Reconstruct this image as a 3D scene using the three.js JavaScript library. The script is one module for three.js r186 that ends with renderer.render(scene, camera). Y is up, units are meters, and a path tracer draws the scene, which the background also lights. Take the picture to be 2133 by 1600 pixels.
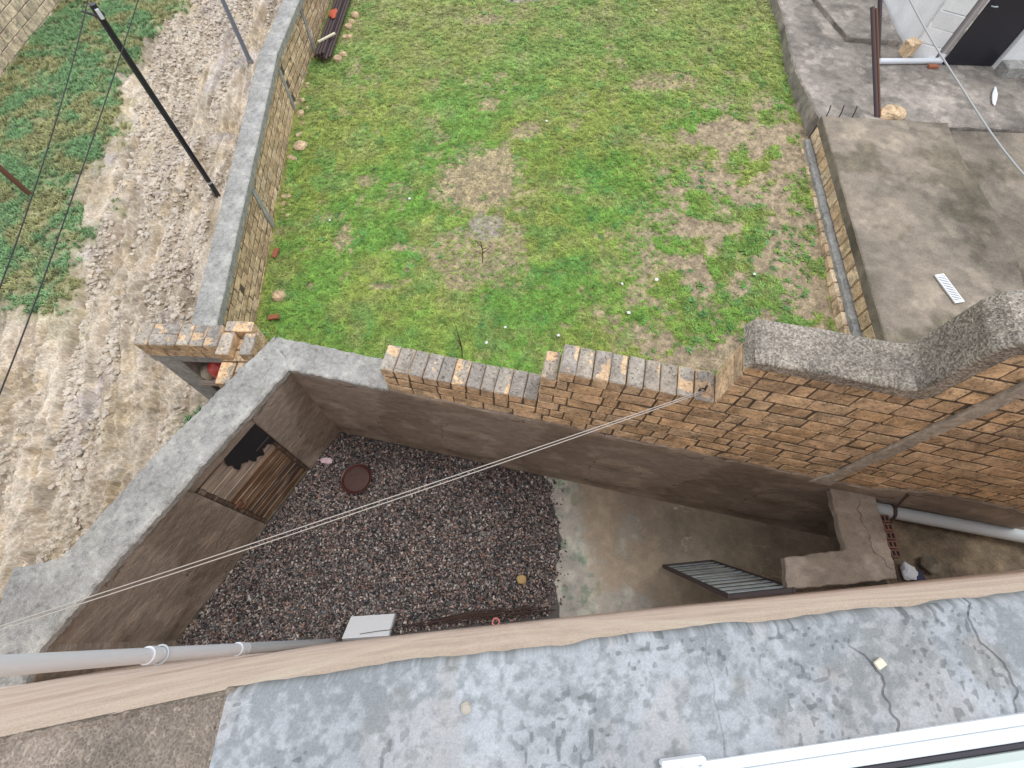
import * as THREE from 'three';
import { mergeGeometries } from 'three/addons/utils/BufferGeometryUtils.js';

// ---------------------------------------------------------------- camera, sky, sun, exposure
const scene = new THREE.Scene();
const renderer = new THREE.WebGLRenderer({ antialias: true });
renderer.toneMapping = THREE.LinearToneMapping;
renderer.toneMappingExposure = 1.32;
renderer.shadowMap.enabled = true;
renderer.shadowMap.type = THREE.PCFSoftShadowMap;

const EYE = 9.05;
const camera = new THREE.PerspectiveCamera(76.77, 4 / 3, 0.05, 500);
camera.position.set(0, EYE, 0);
camera.up.set(-0.03221, 0.4521, -0.89138);
camera.lookAt(0, EYE - 0.89185, -0.45234);
scene.add(camera);

{ // overcast sky: brighter towards the zenith, no sun disc
  const w = 64, h = 32, a = new Float32Array(w * h * 4);
  for (let j = 0; j < h; j++) for (let i = 0; i < w; i++) {
    const el = ((j + 0.5) / h - 0.5) * Math.PI, s = Math.max(0, Math.sin(el));
    const L = el > 0 ? 0.52 * (1 + 1.5 * s) : 0.2, o = (j * w + i) * 4;
    a[o] = L * 0.955; a[o + 1] = L * 1.0; a[o + 2] = L * 1.07; a[o + 3] = 1;
  }
  const t = new THREE.DataTexture(a, w, h, THREE.RGBAFormat, THREE.FloatType);
  t.mapping = THREE.EquirectangularReflectionMapping; t.magFilter = THREE.LinearFilter; t.needsUpdate = true;
  scene.background = t; scene.environment = t;
}
const sun = new THREE.DirectionalLight(new THREE.Color(1, 0.975, 0.93), 0.75);
sun.position.set(9, 26, -9); sun.target.position.set(0, 0, -6);
sun.castShadow = true; sun.shadow.radius = 34; sun.shadow.mapSize.set(2048, 2048);
Object.assign(sun.shadow.camera, { left: -26, right: 26, top: 26, bottom: -26, near: 1, far: 80 });
scene.add(sun, sun.target);

// ---------------------------------------------------------------- small tools
let seed = 12345;
const rnd = () => { seed = (seed + 0x6D2B79F5) | 0; let t = Math.imul(seed ^ (seed >>> 15), 1 | seed); t = (t + Math.imul(t ^ (t >>> 7), 61 | t)) ^ t; return ((t ^ (t >>> 14)) >>> 0) / 4294967296; };
const rr = (a, b) => a + (b - a) * rnd();
const clamp = (x, a = 0, b = 1) => x < a ? a : x > b ? b : x;
const sst = (a, b, x) => { const t = clamp((x - a) / (b - a)); return t * t * (3 - 2 * t); };
const mix = (a, b, t) => a + (b - a) * t;
const TAB = new Float32Array(65536); for (let i = 0; i < 65536; i++) TAB[i] = rnd();
const lat = (x, y) => TAB[(Math.imul(x, 73856093) ^ Math.imul(y, 19349663)) >>> 0 & 65535];
function vn(x, y, px = 0, py = px) {           // value noise, periodic when px is set
  let xi = Math.floor(x), yi = Math.floor(y); const fx = x - xi, fy = y - yi;
  let x1 = xi + 1, y1 = yi + 1;
  if (px) { xi = ((xi % px) + px) % px; x1 = ((x1 % px) + px) % px; yi = ((yi % py) + py) % py; y1 = ((y1 % py) + py) % py; }
  const u = fx * fx * (3 - 2 * fx), v = fy * fy * (3 - 2 * fy);
  const a = lat(xi, yi), b = lat(x1, yi), c = lat(xi, y1), d = lat(x1, y1);
  return a + (b - a) * u + (c - a) * v + (a - b - c + d) * u * v;
}
function fbm(x, y, oct = 4, px = 0, py = px) {
  let s = 0, a = 0.5, n = 0;
  for (let i = 0; i < oct; i++) { s += a * vn(x + i * 17, y + i * 31, px, py); n += a; a *= 0.5; x *= 2; y *= 2; px *= 2; py *= 2; }
  return s / n;
}
function texture(w, h, fn) {                    // fn(u, v) -> [r, g, b (sRGB 0..255), bump 0..1]
  const c = new Uint8Array(w * h * 4), b = new Uint8Array(w * h * 4);
  for (let j = 0; j < h; j++) for (let i = 0; i < w; i++) {
    const q = fn((i + 0.5) / w, (j + 0.5) / h), o = (j * w + i) * 4;
    c[o] = clamp(q[0], 0, 255); c[o + 1] = clamp(q[1], 0, 255); c[o + 2] = clamp(q[2], 0, 255); c[o + 3] = 255;
    const e = clamp(q[3]) * 255; b[o] = b[o + 1] = b[o + 2] = e; b[o + 3] = 255;
  }
  const mk = (d, s) => { const t = new THREE.DataTexture(d, w, h); t.wrapS = t.wrapT = THREE.RepeatWrapping; t.magFilter = THREE.LinearFilter; t.minFilter = THREE.LinearMipmapLinearFilter; t.generateMipmaps = true; if (s) t.colorSpace = THREE.SRGBColorSpace; t.needsUpdate = true; return t; };
  return { map: mk(c, true), bump: mk(b, false) };
}
// uv are in metres; a material's texture repeats every `size` metres
function surf(t, size, rough, bump, opt = {}) {
  const m = t.map, b = t.bump; m.repeat.set(1 / size[0], 1 / size[1]); b.repeat.copy(m.repeat);
  return new THREE.MeshStandardMaterial({ map: m, bumpMap: b, bumpScale: bump, roughness: rough, ...opt });
}
const plain = (r, g, b, rough = 0.8, o = {}) => { const m = new THREE.MeshStandardMaterial({ roughness: rough, ...o }); m.color.setRGB(r, g, b); return m; };

// ---------------------------------------------------------------- materials
const M = {};
{
  const P = 12;
  M.cap = surf(texture(1024, 1024, (u, v) => {
    const a = fbm(u * 5, v * 5, 4, 5), b = fbm(u * 40, v * 40, 3, 40), c = vn(u * 230, v * 230, 230), l = sst(0.56, 0.66, fbm(u * 9, v * 9, 4, 9)), d = sst(0.6, 0.72, fbm(u * 22 + 5, v * 22, 3, 22));
    const g = 154 + (a - 0.5) * 48 + (b - 0.5) * 36 + (c - 0.5) * 26 + l * 12 - d * 16;
    return [g + 2, g + 0, g - 4 - l * 2, 0.5 + (b - 0.5) * 0.6 + (c - 0.5) * 0.5];
  }), [1.7, 1.7], 0.93, 0.012);
  M.pebbledash = surf(texture(1024, 1024, (u, v) => {
    const a = fbm(u * 4, v * 4, 4, 4), b = vn(u * 64, v * 64, 64), c = vn(u * 150, v * 150, 150), d = vn(u * 110 + 9, v * 110, 110);
    const s = Math.pow(b, 1.4) * 0.5 + c * 0.35 + d * 0.25, g = 80 + s * 122 + (a - 0.5) * 50;
    return [g * 1.04, g * 0.985, g * 0.91, s];
  }), [1.1, 1.1], 0.95, 0.02);
  M.plaster = surf(texture(1024, 1024, (u, v) => {
    const a = fbm(u * 3, v * 7, 5, 3, 7), b = fbm(u * 26, v * 40, 3, 26, 40), c = vn(u * 260, v * 260, 260), st = fbm(u * 3 + 4, v * 24, 4, 3, 24), w = sst(0.5, 0.6, fbm(u * 3 + 9, v * 4, 6, 3, 4));
    const ck = sst(0.012, 0.002, Math.abs(fbm(u * 4 + 31, v * 4, 5, 4) - 0.5)) * sst(0.5, 0.6, fbm(u * 5 + 3, v * 5, 3, 5)), lw = sst(0.6, 0.68, fbm(u * 6 + 19, v * 6, 5, 6));
    const g = 148 - ck * 40 + lw * 16 + (a - 0.5) * 56 + (b - 0.5) * 26 + (c - 0.5) * 18 + (st - 0.5) * 14 - w * 22;
    return [g * 1.06, g * (0.972 - w * 0.012), g * (0.89 - w * 0.03), 0.5 + (st - 0.5) * 0.3 + (b - 0.5) * 0.6 + (c - 0.5) * 0.2 - ck * 0.4];
  }), [2.6, 2.6], 0.72, 0.02);
  M.limestone = surf(texture(1024, 1024, (u, v) => {
    const a = fbm(u * 6, v * 6, 4, 6), b = fbm(u * 36, v * 36, 3, 36), c = vn(u * 220, v * 220, 220), pit = sst(0.74, 0.84, vn(u * 90, v * 90, 90)), st = sst(0.56, 0.7, fbm(u * 12 + 3, v * 12, 4, 12));
    const k = 1 + (a - 0.5) * 0.42 + (b - 0.5) * 0.3 + (c - 0.5) * 0.14 - pit * 0.2 - st * 0.14;
    return [206 * k, 174 * k, 137 * k, 0.6 + (b - 0.5) * 0.6 - pit * 0.5 + (c - 0.5) * 0.3];
  }), [1.6, 1.6], 0.95, 0.008);
  M.limestoneTop = surf(texture(1024, 1024, (u, v) => {
    const a = fbm(u * 6, v * 6, 4, 6), b = fbm(u * 44, v * 44, 3, 44), c = vn(u * 240, v * 240, 240), chip = sst(0.585, 0.63, fbm(u * 7 + 3, v * 7, 6, 7)), pit = sst(0.76, 0.86, vn(u * 70, v * 70, 70));
    const k = 1 + (a - 0.5) * 0.4 + (b - 0.5) * 0.3 + (c - 0.5) * 0.2 - pit * 0.25;
    return [mix(164, 214, chip) * k, mix(155, 182, chip) * k, mix(144, 146, chip) * k, 0.55 + (b - 0.5) * 0.6 - pit * 0.4 - chip * 0.18 + (c - 0.5) * 0.3];
  }), [1.5, 1.5], 0.95, 0.01);
  M.mortar = surf(texture(512, 512, (u, v) => {
    const a = fbm(u * 6, v * 6, 4, 6), c = vn(u * 120, v * 120, 120), g = 92 + (a - 0.5) * 44 + (c - 0.5) * 36;
    return [g * 1.1, g * 0.97, g * 0.82, a * 0.5 + c * 0.5];
  }), [0.8, 0.8], 0.95, 0.012);
  M.peach = surf(texture(1024, 1024, (u, v) => {
    const a = fbm(u * 30, v * 3, 4, 30, 3), b = fbm(u * 120, v * 10, 3, 120, 10), c = vn(u * 330, v * 330, 330), e = fbm(u * 5, v * 3, 3, 5, 3);
    const k = 1 + (a - 0.5) * 0.08 + (b - 0.5) * 0.05 + (c - 0.5) * 0.24 + (e - 0.5) * 0.16;
    return [243 * k, 218 * k, 200 * k, 0.5 + (b - 0.5) * 0.25 + (c - 0.5) * 0.7];
  }), [1.2, 1.2], 0.92, 0.004);
  M.roughcast = surf(texture(1024, 1024, (u, v) => {
    const a = fbm(u * 4, v * 4, 4, 4), b = fbm(u * 40, v * 40, 3, 40), c = vn(u * 200, v * 200, 200), w = sst(0.8, 0.86, vn(u * 60 + 4, v * 60, 60)) * 0.35;
    const g = 124 + (a - 0.5) * 50 + (b - 0.5) * 20 + (c - 0.5) * 40 + w * 50;
    return [g * 1.07, g * 0.97, g * 0.88, 0.5 + (b - 0.5) * 0.4 + (c - 0.5) * 0.6];
  }), [0.6, 0.6], 0.95, 0.005);
  M.slab = surf(texture(1024, 1024, (u, v) => {
    const a = fbm(u * 3, v * 3, 5, 3), b = fbm(u * 30, v * 30, 3, 30), c = vn(u * 260, v * 260, 260), d = sst(0.54, 0.66, fbm(u * 5 + 2, v * 5, 5, 5)), l = sst(0.6, 0.7, fbm(u * 8 + 7, v * 8, 4, 8));
    const g = 112 + (a - 0.5) * 76 + (b - 0.5) * 34 + (c - 0.5) * 18 - d * 22 + l * 16;
    return [g * 1.08, g * 0.99, g * 0.88 - d * 4, 0.5 + (b - 0.5) * 0.7 + (c - 0.5) * 0.3];
  }), [5.2, 5.2], 0.9, 0.012);
  M.yard = surf(texture(1024, 1024, (u, v) => {
    const a = fbm(u * 4, v * 4, 5, 4), b = fbm(u * 30, v * 30, 4, 30), c = vn(u * 260, v * 260, 260), d = sst(0.52, 0.62, fbm(u * 8 + 2, v * 8, 5, 8)), l = sst(0.6, 0.68, fbm(u * 11 + 7, v * 11, 4, 11));
    const g = 134 + (a - 0.5) * 60 + (b - 0.5) * 44 + (c - 0.5) * 24 - d * 20 + l * 18;
    return [g * 1.05, g * 0.985, g * 0.925, 0.5 + (b - 0.5) * 0.9 + (c - 0.5) * 0.3];
  }), [4.4, 4.4], 0.92, 0.02);
  M.dirt = surf(texture(1024, 1024, (u, v) => {
    const a = fbm(u * 4, v * 4, 5, 4), b = fbm(u * 22, v * 22, 4, 22), c = vn(u * 200, v * 200, 200);
    const g = 108 + (a - 0.5) * 60 + (b - 0.5) * 60 + (c - 0.5) * 20;
    return [g * 1.08, g * 0.95, g * 0.78, 0.5 + (b - 0.5) + (c - 0.5) * 0.3];
  }), [3, 3], 0.85, 0.03);
  M.whitewash = surf(texture(512, 512, (u, v) => {
    const a = fbm(u * 4, v * 4, 4, 4), c = vn(u * 120, v * 120, 120), g = 240 + (a - 0.5) * 30 + (c - 0.5) * 12;
    return [g, g, g * 1.0, a * 0.5 + c * 0.5];
  }), [2, 2], 0.8, 0.006);
  M.floor = surf(texture(1024, 512, (u, v) => {       // courtyard concrete, laid once over 6 x 3 m
    const x = u * 6, y = v * 3, a = fbm(x * 1.6, y * 1.6, 5), b = fbm(x * 9, y * 9, 4), c = vn(x * 70, y * 70), e = fbm(x * 0.9 + 4, y * 0.9, 4);
    const pale = sst(0.12, -0.1, x * 0.28 - 0.36 + (y - 1.4) * -0.1 + (a - 0.5) * 0.75 + (b - 0.5) * 0.25), lime = sst(0.5, 0.7, fbm(x * 5 + 7, y * 5, 5)) * pale, moss = sst(0.57, 0.68, fbm(x * 4 + 2, y * 4 + 5, 4)) * pale;
    const crack = sst(0.012, 0.0, Math.abs(fbm(x * 1.3 + 9, y * 1.9 + 2, 5) - 0.5)) * sst(0.5, 0.58, e);
    const g = 142 + (a - 0.5) * 54 + (b - 0.5) * 32 + (c - 0.5) * 16;
    return [g * 1.06 + pale * 18 + lime * 20 - moss * 34 + crack * 40, g * 0.955 + pale * 27 + lime * 22 - moss * 18 + crack * 36, g * 0.82 + pale * 36 + lime * 20 - moss * 26 + crack * 30, 0.5 + (b - 0.5) * 0.7 + (c - 0.5) * 0.25];
  }), [6, 3], 0.62, 0.012);
  M.sill = surf(texture(2048, 1024, (u, v) => {        // cement screed sill, laid once over 2.4 x 0.6 m (v = 0 outer edge)
    const x = u * 2.4, y = v * 0.6, a = fbm(x * 4, y * 4, 5), b = fbm(x * 26, y * 26, 4), c = vn(x * 420, y * 420), bl = fbm(x * 62 + 4, y * 62, 4), big = fbm(x * 7 + 1, y * 7, 4);
    const outer = sst(0.34, 0.0, y + (a - 0.5) * 0.3), thr = 0.62 - outer * 0.17;
    const spot = sst(thr - 0.1, thr + 0.14, bl * 0.6 + big * 0.25 + b * 0.15), warm = sst(0.52, 0.68, fbm(x * 5 + 8, y * 5, 4)), brn = sst(0.62, 0.72, fbm(x * 9 + 20, y * 9, 4));
    const cr1 = Math.abs(x - (1.285 + 0.2 * y + (fbm(y * 16, 3.3, 4) - 0.5) * 0.08)), cr2 = Math.abs(x - (1.56 + 0.15 * y + (fbm(y * 13, 8.1, 4) - 0.5) * 0.1)), cr3 = Math.abs(x - (0.98 + (fbm(y * 15, 5.7, 3) - 0.5) * 0.03));
    const dot = sst(0.72, 0.8, vn(x * 95 + 3, y * 95)) * sst(0.45, 0.62, fbm(x * 6 + 30, y * 6, 3));
    const crack = Math.max(sst(0.0034, 0.0006, cr1) * sst(0.02, 0.1, y), sst(0.0034, 0.0006, cr2), sst(0.0018, 0.0004, cr3) * 0.35);
    const patch = sst(0.02, 0.008, Math.abs(x - 0.56 - (b - 0.5) * 0.06) - 0.05) * sst(0.16, 0.26, y + (b - 0.5) * 0.1);
    let r = 159, g = 162, bb = 166; const k = 1 + (a - 0.5) * 0.16 + (b - 0.5) * 0.16 + (c - 0.5) * 0.12;
    r = mix(r, 156, warm * 0.6); g = mix(g, 152, warm * 0.5); bb = mix(bb, 150, warm * 0.5);
    r = mix(r, 186, patch * 0.8); g = mix(g, 174, patch * 0.8); bb = mix(bb, 172, patch * 0.8);
    const sp = spot * (0.55 + 0.45 * b); r = mix(r, 96, sp * 0.58); g = mix(g, 101, sp * 0.58); bb = mix(bb, 102, sp * 0.58);
    r = mix(r, 140, brn * 0.3 * outer); g = mix(g, 130, brn * 0.3 * outer); bb = mix(bb, 118, brn * 0.3 * outer);
    const cc = (1 - crack * 0.26) * (1 - dot * 0.2); return [r * k * cc, g * k * cc, bb * k * cc, 0.6 + (b - 0.5) * 0.5 + (big - 0.5) * 0.3 + (c - 0.5) * 0.12 - crack * 0.5 - sp * 0.08];
  }), [2.4, 0.6], 0.85, 0.006);
  const wood = (r, g, b, k2) => surf(texture(256, 512, (u, v) => {
    const a = fbm(u * 3, v * 60, 4, 3, 60), c = fbm(u * 6, v * 200, 2, 6, 200), e = fbm(u * 5 + 3, v * 8, 3, 5, 8), w = sst(0.58, 0.66, fbm(u * 4 + k2, v * 34, 3, 4, 34));
    const k = 1 + (a - 0.5) * 0.6 + (c - 0.5) * 0.3 + (e - 0.5) * 0.3;
    return [mix(r * k, 168, w * 0.55), mix(g * k, 152, w * 0.55), mix(b * k, 138, w * 0.55), 0.5 + (a - 0.5) + (c - 0.5) * 0.4];
  }), [1.3, 2.4], 0.6, 0.006);
  M.woodPale = wood(162, 146, 132, 1); M.woodBrown = wood(118, 92, 70, 5); M.woodDark = wood(94, 78, 67, 9);
  M.rack = surf(texture(256, 256, (u, v) => {
    const a = fbm(u * 4, v * 40, 4, 4, 40), b = sst(0.5, 0.66, fbm(u * 8 + 2, v * 12, 4, 8, 12)); const g = 190 + (a - 0.5) * 60;
    return [g * 0.95 - b * 18, g * 1.02 - b * 17, g * 1.04 - b * 17, a];
  }), [0.7, 0.7], 0.6, 0.004);
}
M.steel = plain(0.075, 0.06, 0.065, 0.55, { metalness: 0.35 });
M.rust = plain(0.16, 0.075, 0.045, 0.85);
M.pvc = plain(0.72, 0.74, 0.78, 0.35);
M.pvcDirty = plain(0.5, 0.53, 0.55, 0.4);
M.white = plain(0.84, 0.86, 0.88, 0.35);
M.glassDark = plain(0.02, 0.02, 0.028, 0.25);
M.clay = plain(0.36, 0.13, 0.07, 0.9);
M.blackFelt = plain(0.014, 0.015, 0.018, 0.5);

// ---------------------------------------------------------------- object helpers
const taken = {};
const numbered = (n) => { const k = taken[n] = (taken[n] ?? -1) + 1; return k ? n + '_' + String(k).padStart(3, '0') : n; };
function thing(name, label, category, group) {
  const g = new THREE.Group(); g.name = numbered(name); g.userData = { label, category }; if (group) g.userData.group = group; scene.add(g); return g;
}
function part(name, geo, mat, parent, label) { const m = new THREE.Mesh(geo, mat); m.name = name; if (label) m.userData.label = label; parent.add(m); return m; }
function one(name, geo, mat, label, category, group) { const m = part(numbered(name), geo, mat, scene, label); m.userData.category = category; if (group) m.userData.group = group; return m; }
function structure(name, geo, mat) { const m = part(name, geo, mat, scene); m.userData.kind = 'structure'; return m; }
// frame along a wall: local x runs from a to b, local z points out of the visible face
function frame(g, a, b) { const L = Math.hypot(b[0] - a[0], b[1] - a[1]); g.position.set(a[0], 0, a[1]); g.rotation.y = Math.atan2(-(b[1] - a[1]), b[0] - a[0]); return L; }

// box with bevelled, slightly uneven corners; group 0 = sides, group 1 = top when split is set; uv in metres
function stone(L, H, D, bev = 0.012, jit = 0.004, split = false, uo = [rr(0, 5), rr(0, 5)]) {
  const pos = [], uv = [], top = [], tu = [];
  const hx = L / 2, hy = H / 2, hz = D / 2, V = {};
  const corner = {};
  for (const x of [-1, 1]) for (const y of [-1, 1]) for (const z of [-1, 1]) {
    const j = [rr(-jit, jit), rr(-jit, jit), rr(-jit, jit)], bv = bev * rr(0.6, 1.5), c = [x * hx + j[0], y * hy + j[1], z * hz + j[2]];
    corner[[x, y, z]] = { X: [c[0], c[1] - y * bv, c[2] - z * bv], Y: [c[0] - x * bv, c[1], c[2] - z * bv], Z: [c[0] - x * bv, c[1] - y * bv, c[2]] };
  }
  const tri = (a, b, c, ax) => {
    const n = [(b[1] - a[1]) * (c[2] - a[2]) - (b[2] - a[2]) * (c[1] - a[1]), (b[2] - a[2]) * (c[0] - a[0]) - (b[0] - a[0]) * (c[2] - a[2]), (b[0] - a[0]) * (c[1] - a[1]) - (b[1] - a[1]) * (c[0] - a[0])];
    const m = [(a[0] + b[0] + c[0]) / 3, (a[1] + b[1] + c[1]) / 3, (a[2] + b[2] + c[2]) / 3];
    if (n[0] * m[0] + n[1] * m[1] + n[2] * m[2] < 0) [b, c] = [c, b];
    const isTop = split && ax === 'T';
    for (const p of [a, b, c]) { (isTop ? top : pos).push(...p); const w = Math.abs(n[1]) > Math.abs(n[0]) && Math.abs(n[1]) > Math.abs(n[2]) ? [p[0], p[2]] : Math.abs(n[0]) > Math.abs(n[2]) ? [p[2], p[1]] : [p[0], p[1]]; (isTop ? tu : uv).push(w[0] + uo[0], w[1] + uo[1]); }
  };
  const quad = (a, b, c, d, ax) => { tri(a, b, c, ax); tri(a, c, d, ax); };
  const S = [-1, 1];
  for (const x of S) quad(corner[[x, -1, -1]].X, corner[[x, 1, -1]].X, corner[[x, 1, 1]].X, corner[[x, -1, 1]].X);
  for (const y of S) quad(corner[[-1, y, -1]].Y, corner[[1, y, -1]].Y, corner[[1, y, 1]].Y, corner[[-1, y, 1]].Y, y > 0 ? 'T' : '');
  for (const z of S) quad(corner[[-1, -1, z]].Z, corner[[1, -1, z]].Z, corner[[1, 1, z]].Z, corner[[-1, 1, z]].Z);
  for (const x of S) for (const y of S) quad(corner[[x, y, -1]].X, corner[[x, y, 1]].X, corner[[x, y, 1]].Y, corner[[x, y, -1]].Y, y > 0 ? 'T' : '');
  for (const x of S) for (const z of S) quad(corner[[x, -1, z]].X, corner[[x, 1, z]].X, corner[[x, 1, z]].Z, corner[[x, -1, z]].Z);
  for (const y of S) for (const z of S) quad(corner[[-1, y, z]].Y, corner[[1, y, z]].Y, corner[[1, y, z]].Z, corner[[-1, y, z]].Z, y > 0 ? 'T' : '');
  for (const x of S) for (const y of S) for (const z of S) tri(corner[[x, y, z]].X, corner[[x, y, z]].Y, corner[[x, y, z]].Z);
  const g = new THREE.BufferGeometry(), n0 = pos.length / 3, n1 = top.length / 3;
  g.setAttribute('position', new THREE.Float32BufferAttribute(pos.concat(top), 3)); g.setAttribute('uv', new THREE.Float32BufferAttribute(uv.concat(tu), 2));
  g.computeVertexNormals();
  if (split) { g.addGroup(0, n0, 0); g.addGroup(n0, n1, 1); }
  return g;
}
const box = (x0, x1, y0, y1, z0, z1, bev = 0.008, jit = 0) => stone(x1 - x0, y1 - y0, z1 - z0, bev, jit, false, [(x0 + x1) / 2, (y0 + y1) / 2]).translate((x0 + x1) / 2, (y0 + y1) / 2, (z0 + z1) / 2);
// upright prism over a ground polygon [[x, z]...] with a bevelled, uneven top rim and uneven top; uv in metres
function prism(poly, y0, y1, { step = 0.12, rim = 0.02, jit = 0.01, top = 0.006, tilt = null, cell = 0.15 } = {}) {
  let area = 0; poly.forEach((p, i) => { const q = poly[(i + 1) % poly.length]; area += p[0] * q[1] - q[0] * p[1]; });
  if (area < 0) poly = poly.slice().reverse();
  const pts = [];
  poly.forEach((p, i) => { const q = poly[(i + 1) % poly.length], n = Math.max(1, Math.round(Math.hypot(q[0] - p[0], q[1] - p[1]) / step)); for (let k = 0; k < n; k++) pts.push([mix(p[0], q[0], k / n), mix(p[1], q[1], k / n)]); });
  const N = pts.length, nor = pts.map((p, i) => { const a = pts[(i + N - 1) % N], b = pts[(i + 1) % N], dx = b[0] - a[0], dz = b[1] - a[1], l = Math.hypot(dx, dz) || 1; return [dz / l, -dx / l]; });
  const o = pts.map((p, i) => { const j = rr(-jit, jit); return [p[0] + nor[i][0] * j, p[1] + nor[i][1] * j]; });
  const inn = o.map((p, i) => { const r = rim * rr(0.7, 1.3); return [p[0] - nor[i][0] * r, p[1] - nor[i][1] * r]; });
  const Y = (p) => (tilt ? tilt(p[0], p[1]) : y1) + (fbm(p[0] * 5 + 40, p[1] * 5 + 40, 3) - 0.5) * 2 * top;
  const pos = [], uv = [], idx = []; let run = 0;
  for (let i = 0; i <= N; i++) { const p = o[i % N]; if (i) { const a = o[i - 1]; run += Math.hypot(p[0] - a[0], p[1] - a[1]); } pos.push(p[0], y0, p[1], p[0], Y(p) - rim, p[1]); uv.push(run, y0, run, Y(p) - rim); }
  for (let i = 0; i < N; i++) { const a = i * 2; idx.push(a, a + 1, a + 2, a + 1, a + 3, a + 2); }
  const b0 = pos.length / 3;
  for (let i = 0; i <= N; i++) { const p = o[i % N], q = inn[i % N]; pos.push(p[0], Y(p) - rim, p[1], q[0], Y(q), q[1]); uv.push(p[0], p[1], q[0], q[1]); }
  for (let i = 0; i < N; i++) { const a = b0 + i * 2; idx.push(a, a + 1, a + 2, a + 1, a + 3, a + 2); }
  const shape = inn.map((p) => new THREE.Vector2(p[0], p[1]));
  const faces = THREE.ShapeUtils.triangulateShape(shape, []); const t0 = pos.length / 3;
  for (const p of inn) { pos.push(p[0], Y(p), p[1]); uv.push(p[0], p[1]); }
  for (const f of faces) idx.push(t0 + f[0], t0 + f[2], t0 + f[1]);
  const g = new THREE.BufferGeometry(); g.setAttribute('position', new THREE.Float32BufferAttribute(pos, 3)); g.setAttribute('uv', new THREE.Float32BufferAttribute(uv, 2)); g.setIndex(idx); g.computeVertexNormals(); return g;
}
const V3 = (a) => new THREE.Vector3(...a);
const tube = (pts, r, seg = 24, rad = 8) => new THREE.TubeGeometry(pts.length === 2 ? new THREE.LineCurve3(V3(pts[0]), V3(pts[1])) : new THREE.CatmullRomCurve3(pts.map(V3)), pts.length === 2 ? 1 : seg, r, rad, false);
function rod(a, b, r, rad = 12) { const A = V3(a), B = V3(b), d = B.clone().sub(A), g = new THREE.CylinderGeometry(r, r, d.length(), rad); g.applyQuaternion(new THREE.Quaternion().setFromUnitVectors(new THREE.Vector3(0, 1, 0), d.normalize())); g.translate(...A.add(B).multiplyScalar(0.5).toArray()); return g; }
function lump(r, squash = 0.7, det = 1, amp = 0.3) { const g = new THREE.IcosahedronGeometry(r, det), p = g.attributes.position, o = rr(0, 90); const v = new THREE.Vector3(); for (let i = 0; i < p.count; i++) { v.fromBufferAttribute(p, i); const k = 1 + (fbm(v.x / r * 1.3 + o, v.y / r * 1.3 + v.z / r * 1.7 + o, 2) - 0.5) * 2 * amp; p.setXYZ(i, v.x * k, v.y * k * squash, v.z * k); } g.computeVertexNormals(); return g; }
// heightfield sheet, y(x, z), over a rectangle; uv in metres from (x0, z0)
function sheet(x0, x1, z0, z1, nx, nz, y) {
  const pos = [], uv = [], idx = [];
  for (let j = 0; j <= nz; j++) for (let i = 0; i <= nx; i++) { const x = mix(x0, x1, i / nx), z = mix(z0, z1, j / nz); pos.push(x, y(x, z), z); uv.push(x - x0, z - z0); }
  for (let j = 0; j < nz; j++) for (let i = 0; i < nx; i++) { const a = j * (nx + 1) + i, b = a + 1, c = a + nx + 1, d = c + 1; idx.push(a, c, b, b, c, d); }
  const g = new THREE.BufferGeometry(); g.setAttribute('position', new THREE.Float32BufferAttribute(pos, 3)); g.setAttribute('uv', new THREE.Float32BufferAttribute(uv, 2)); g.setIndex(idx); g.computeVertexNormals(); return g;
}

// ---------------------------------------------------------------- the ground
structure('ground', sheet(-150, 150, -150, 150, 2, 2, () => -1.4), plain(0.3, 0.25, 0.19, 1));
const laneU = (x, z) => x - 0.115 * z;
const lotY = (x, z) => -0.8 * sst(-5.72, -5.95, laneU(x, z)) + mix(-0.5, 0.1 + clamp((-z - 6) * 0.045, 0, 0.45), sst(-7, 8, x)) + (fbm(x * 0.9 + 3, z * 0.9, 3) - 0.5) * 0.16 + (fbm(x * 5, z * 5 + 9, 3) - 0.5) * 0.05;
const ell = (x, z, cx, cz, rx, rz) => Math.hypot((x - cx) / rx, (z - cz) / rz);
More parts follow.
